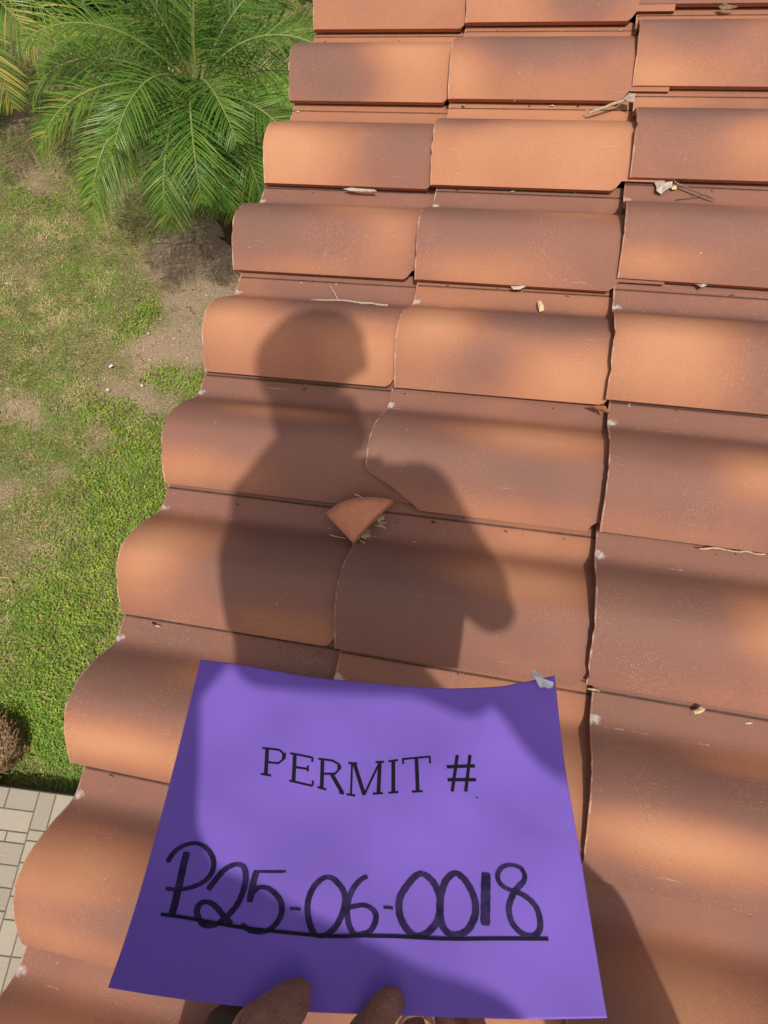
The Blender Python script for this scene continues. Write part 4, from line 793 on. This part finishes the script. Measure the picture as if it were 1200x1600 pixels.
# right hand behind the phone
RD = MC[:, 0]; DD = MC[:, 1]; FW = MC[:, 2]
PHC = CAM - FW * .010 + DD * .064 - RD * .010
hc = PHC + DD * .035 + RD * .045 - FW * .002
limb(body, [RWR, hc + DD * .03 + RD * .012 , hc], [.027, .026, .018])
for k in range(4): y_ = -.030 + k * .021; finger(body, [hc + DD * y_ * .8, PHC + RD * .046 + DD * (y_ + .02) + FW * .010, PHC + RD * .012 + DD * (y_ + .022) + FW * .0125, PHC - RD * .010 + DD * (y_ + .022) + FW * .0125], [.010, .0086, .0080, .0072]) if k > 1 else finger(body, [hc + DD * y_ * .8, PHC + RD * .047 + DD * (y_ + .026), PHC + RD * .047 + DD * (y_ + .012) - FW * .012], [.010, .0088, .0078])
finger(body, [hc + DD * .02, PHC + RD * .044 + DD * .02 - FW * .012, PHC + RD * .015 + DD * .0 - FW * .014], [.013, .011, .009])
me_ = body.build('person', SKIN, None, smooth=True, org=rw(.6, -2.05, 0))
tag(me_, 'person standing over the roof, holding the sheet; only finger tips and shadow show', 'person')
rm = me_.modifiers.new('join', 'REMESH'); rm.mode = 'VOXEL'; rm.voxel_size = .0030; rm.use_smooth_shade = True
sm_ = me_.modifiers.new('smooth', 'SMOOTH'); sm_.factor = .6; sm_.iterations = 6
setup()
def cloth(name, parts, k, mat, extra=()):
    m_ = MB()
    for P, rr in parts: limb(m_, P, rr, k)
    for (P, rr) in extra: limb(m_, P, rr)
    o = m_.build(name, mat, me_, smooth=True); q = o.modifiers.new('join', 'REMESH'); q.mode = 'VOXEL'; q.voxel_size = .007; q.use_smooth_shade = True
    q = o.modifiers.new('smooth', 'SMOOTH'); q.factor = .6; q.iterations = 5; return o
SHIRT = simple('grey_shirt', (0.20, 0.21, 0.24), 0.9, 0.1, 30, 0.15, 0.4, .004); TROU = simple('dark_trousers', (0.035, 0.045, 0.075), 0.9, 0.1, 40, 0.2, 0.4, .003); HAIRM = simple('black_hair', (0.012, 0.010, 0.009), 0.8, 0.2, 300, 0.3, 0.8, .003); SHOE = simple('boot_leather', (0.07, 0.05, 0.035), 0.6, 0.3, 60, 0.2, 0.3)
def mid(a, b, t): return a + (b - a) * t
cloth('shirt', TOR, .007, SHIRT, [([LSH, mid(LSH, LELB, .75)], [.054, .052]), ([RSH, mid(RSH, RELB, .75)], [.062, .056])])
cloth('trousers', [], 0, TROU, [([WAIST - EZ * .06 - EX * .02, LHIP, LKN, mid(LKN, LFT, .93)], [.046, .080, .078, .062]), ([WAIST - EZ * .06 + EX * .02, RHIP, RKN, mid(RKN, RFT, .93)], [.046, .080, .078, .062])])
for ft in (LFT, RFT): cloth('boot', [], 0, SHOE, [([ft - NR * .02 - EY * .03, ft - NR * .052 + EY * .13], [.050, .038]), ([ft + NR * .03, ft - NR * .03], [.052, .052])])
m_ = MB(); m_.ball(HEAD + U_ * .038 - F_ * .016, (.099, .082, .094), HA); m_.ball(HEAD - F_ * .035 - U_ * .01, (.078, .077, .085), HA); m_.build('hair', HAIRM, me_, smooth=True)
EYEM, n, b_ = newmat('eye', .1, .5); b_.inputs['Base Color'].default_value = (.7, .68, .62, 1)
for s in (-1, 1): m_ = MB(); m_.ball(HEAD + F_ * .080 + S_ * s * .032 + U_ * .006, .0125); m_.build('eye', EYEM, me_, smooth=True)
# nail on the forefinger side and a glittering ring
GOLD, n, b_ = newmat('ring_gold', .25, .5); b_.inputs['Base Color'].default_value = (.85, .70, .42, 1); b_.inputs['Metallic'].default_value = 1
STONE, n, b_ = newmat('ring_stones', .08, .8); b_.inputs['Base Color'].default_value = (.80, .78, .70, 1)
m_ = MB(); c = hp(650, 1604, .418); A1 = RD * .98 - DD * .1; A1 /= np.linalg.norm(A1); A3 = DD.copy(); A2 = np.cross(A3, A1)
for k in range(36): a = 6.283 * k / 36; m_.ball(c + (A1 * math.cos(a) + A2 * math.sin(a)) * .0105 , .0020, None, 8, 6)
m_.build('ring', GOLD, me_, smooth=False)
m_ = MB(); g = random.Random(2)
for k in range(70): u = g.uniform(-.0125, .0125); v = g.uniform(-.006, .004); m_.ball(c - FW * (.0115 - 30 * u * u) + RD * u + DD * v, g.uniform(.0009, .0014), None, 5, 4)
m_.build('ring_stones', STONE, me_)
# the phone taking the picture, behind its own lens
PH_, n, b_ = newmat('phone_glass', .2, .5); b_.inputs['Base Color'].default_value = (.02, .02, .025, 1)
m_ = MB(); axq = np.array([RD, DD, FW]); 
for (hx, hy, hz) in ((.036, .074, .0032), (.034, .076, .0032), (.0355, .0755, .0028)): m_.box(PHC, (hx, hy, hz), axq)
ph = m_.build('smartphone', PH_, None, org=PHC); tag(ph, "black smartphone held up in the person's right hand, seen only in the shadow", 'phone'); setup()
LENS, n, b_ = newmat('lens_rim', .3, .5); b_.inputs['Base Color'].default_value = (.1, .1, .1, 1)
m_ = MB(); c = PHC - DD * .045 + RD * .010 + FW * .0032; m_.tube([c, c + FW * .0012], [.006, .006], 16); m_.build('lens', LENS, ph)
m_ = MB(); m_.box(PHC - FW * .0036, (.033, .072, .0002), axq); m_.build('screen', PH_, ph)
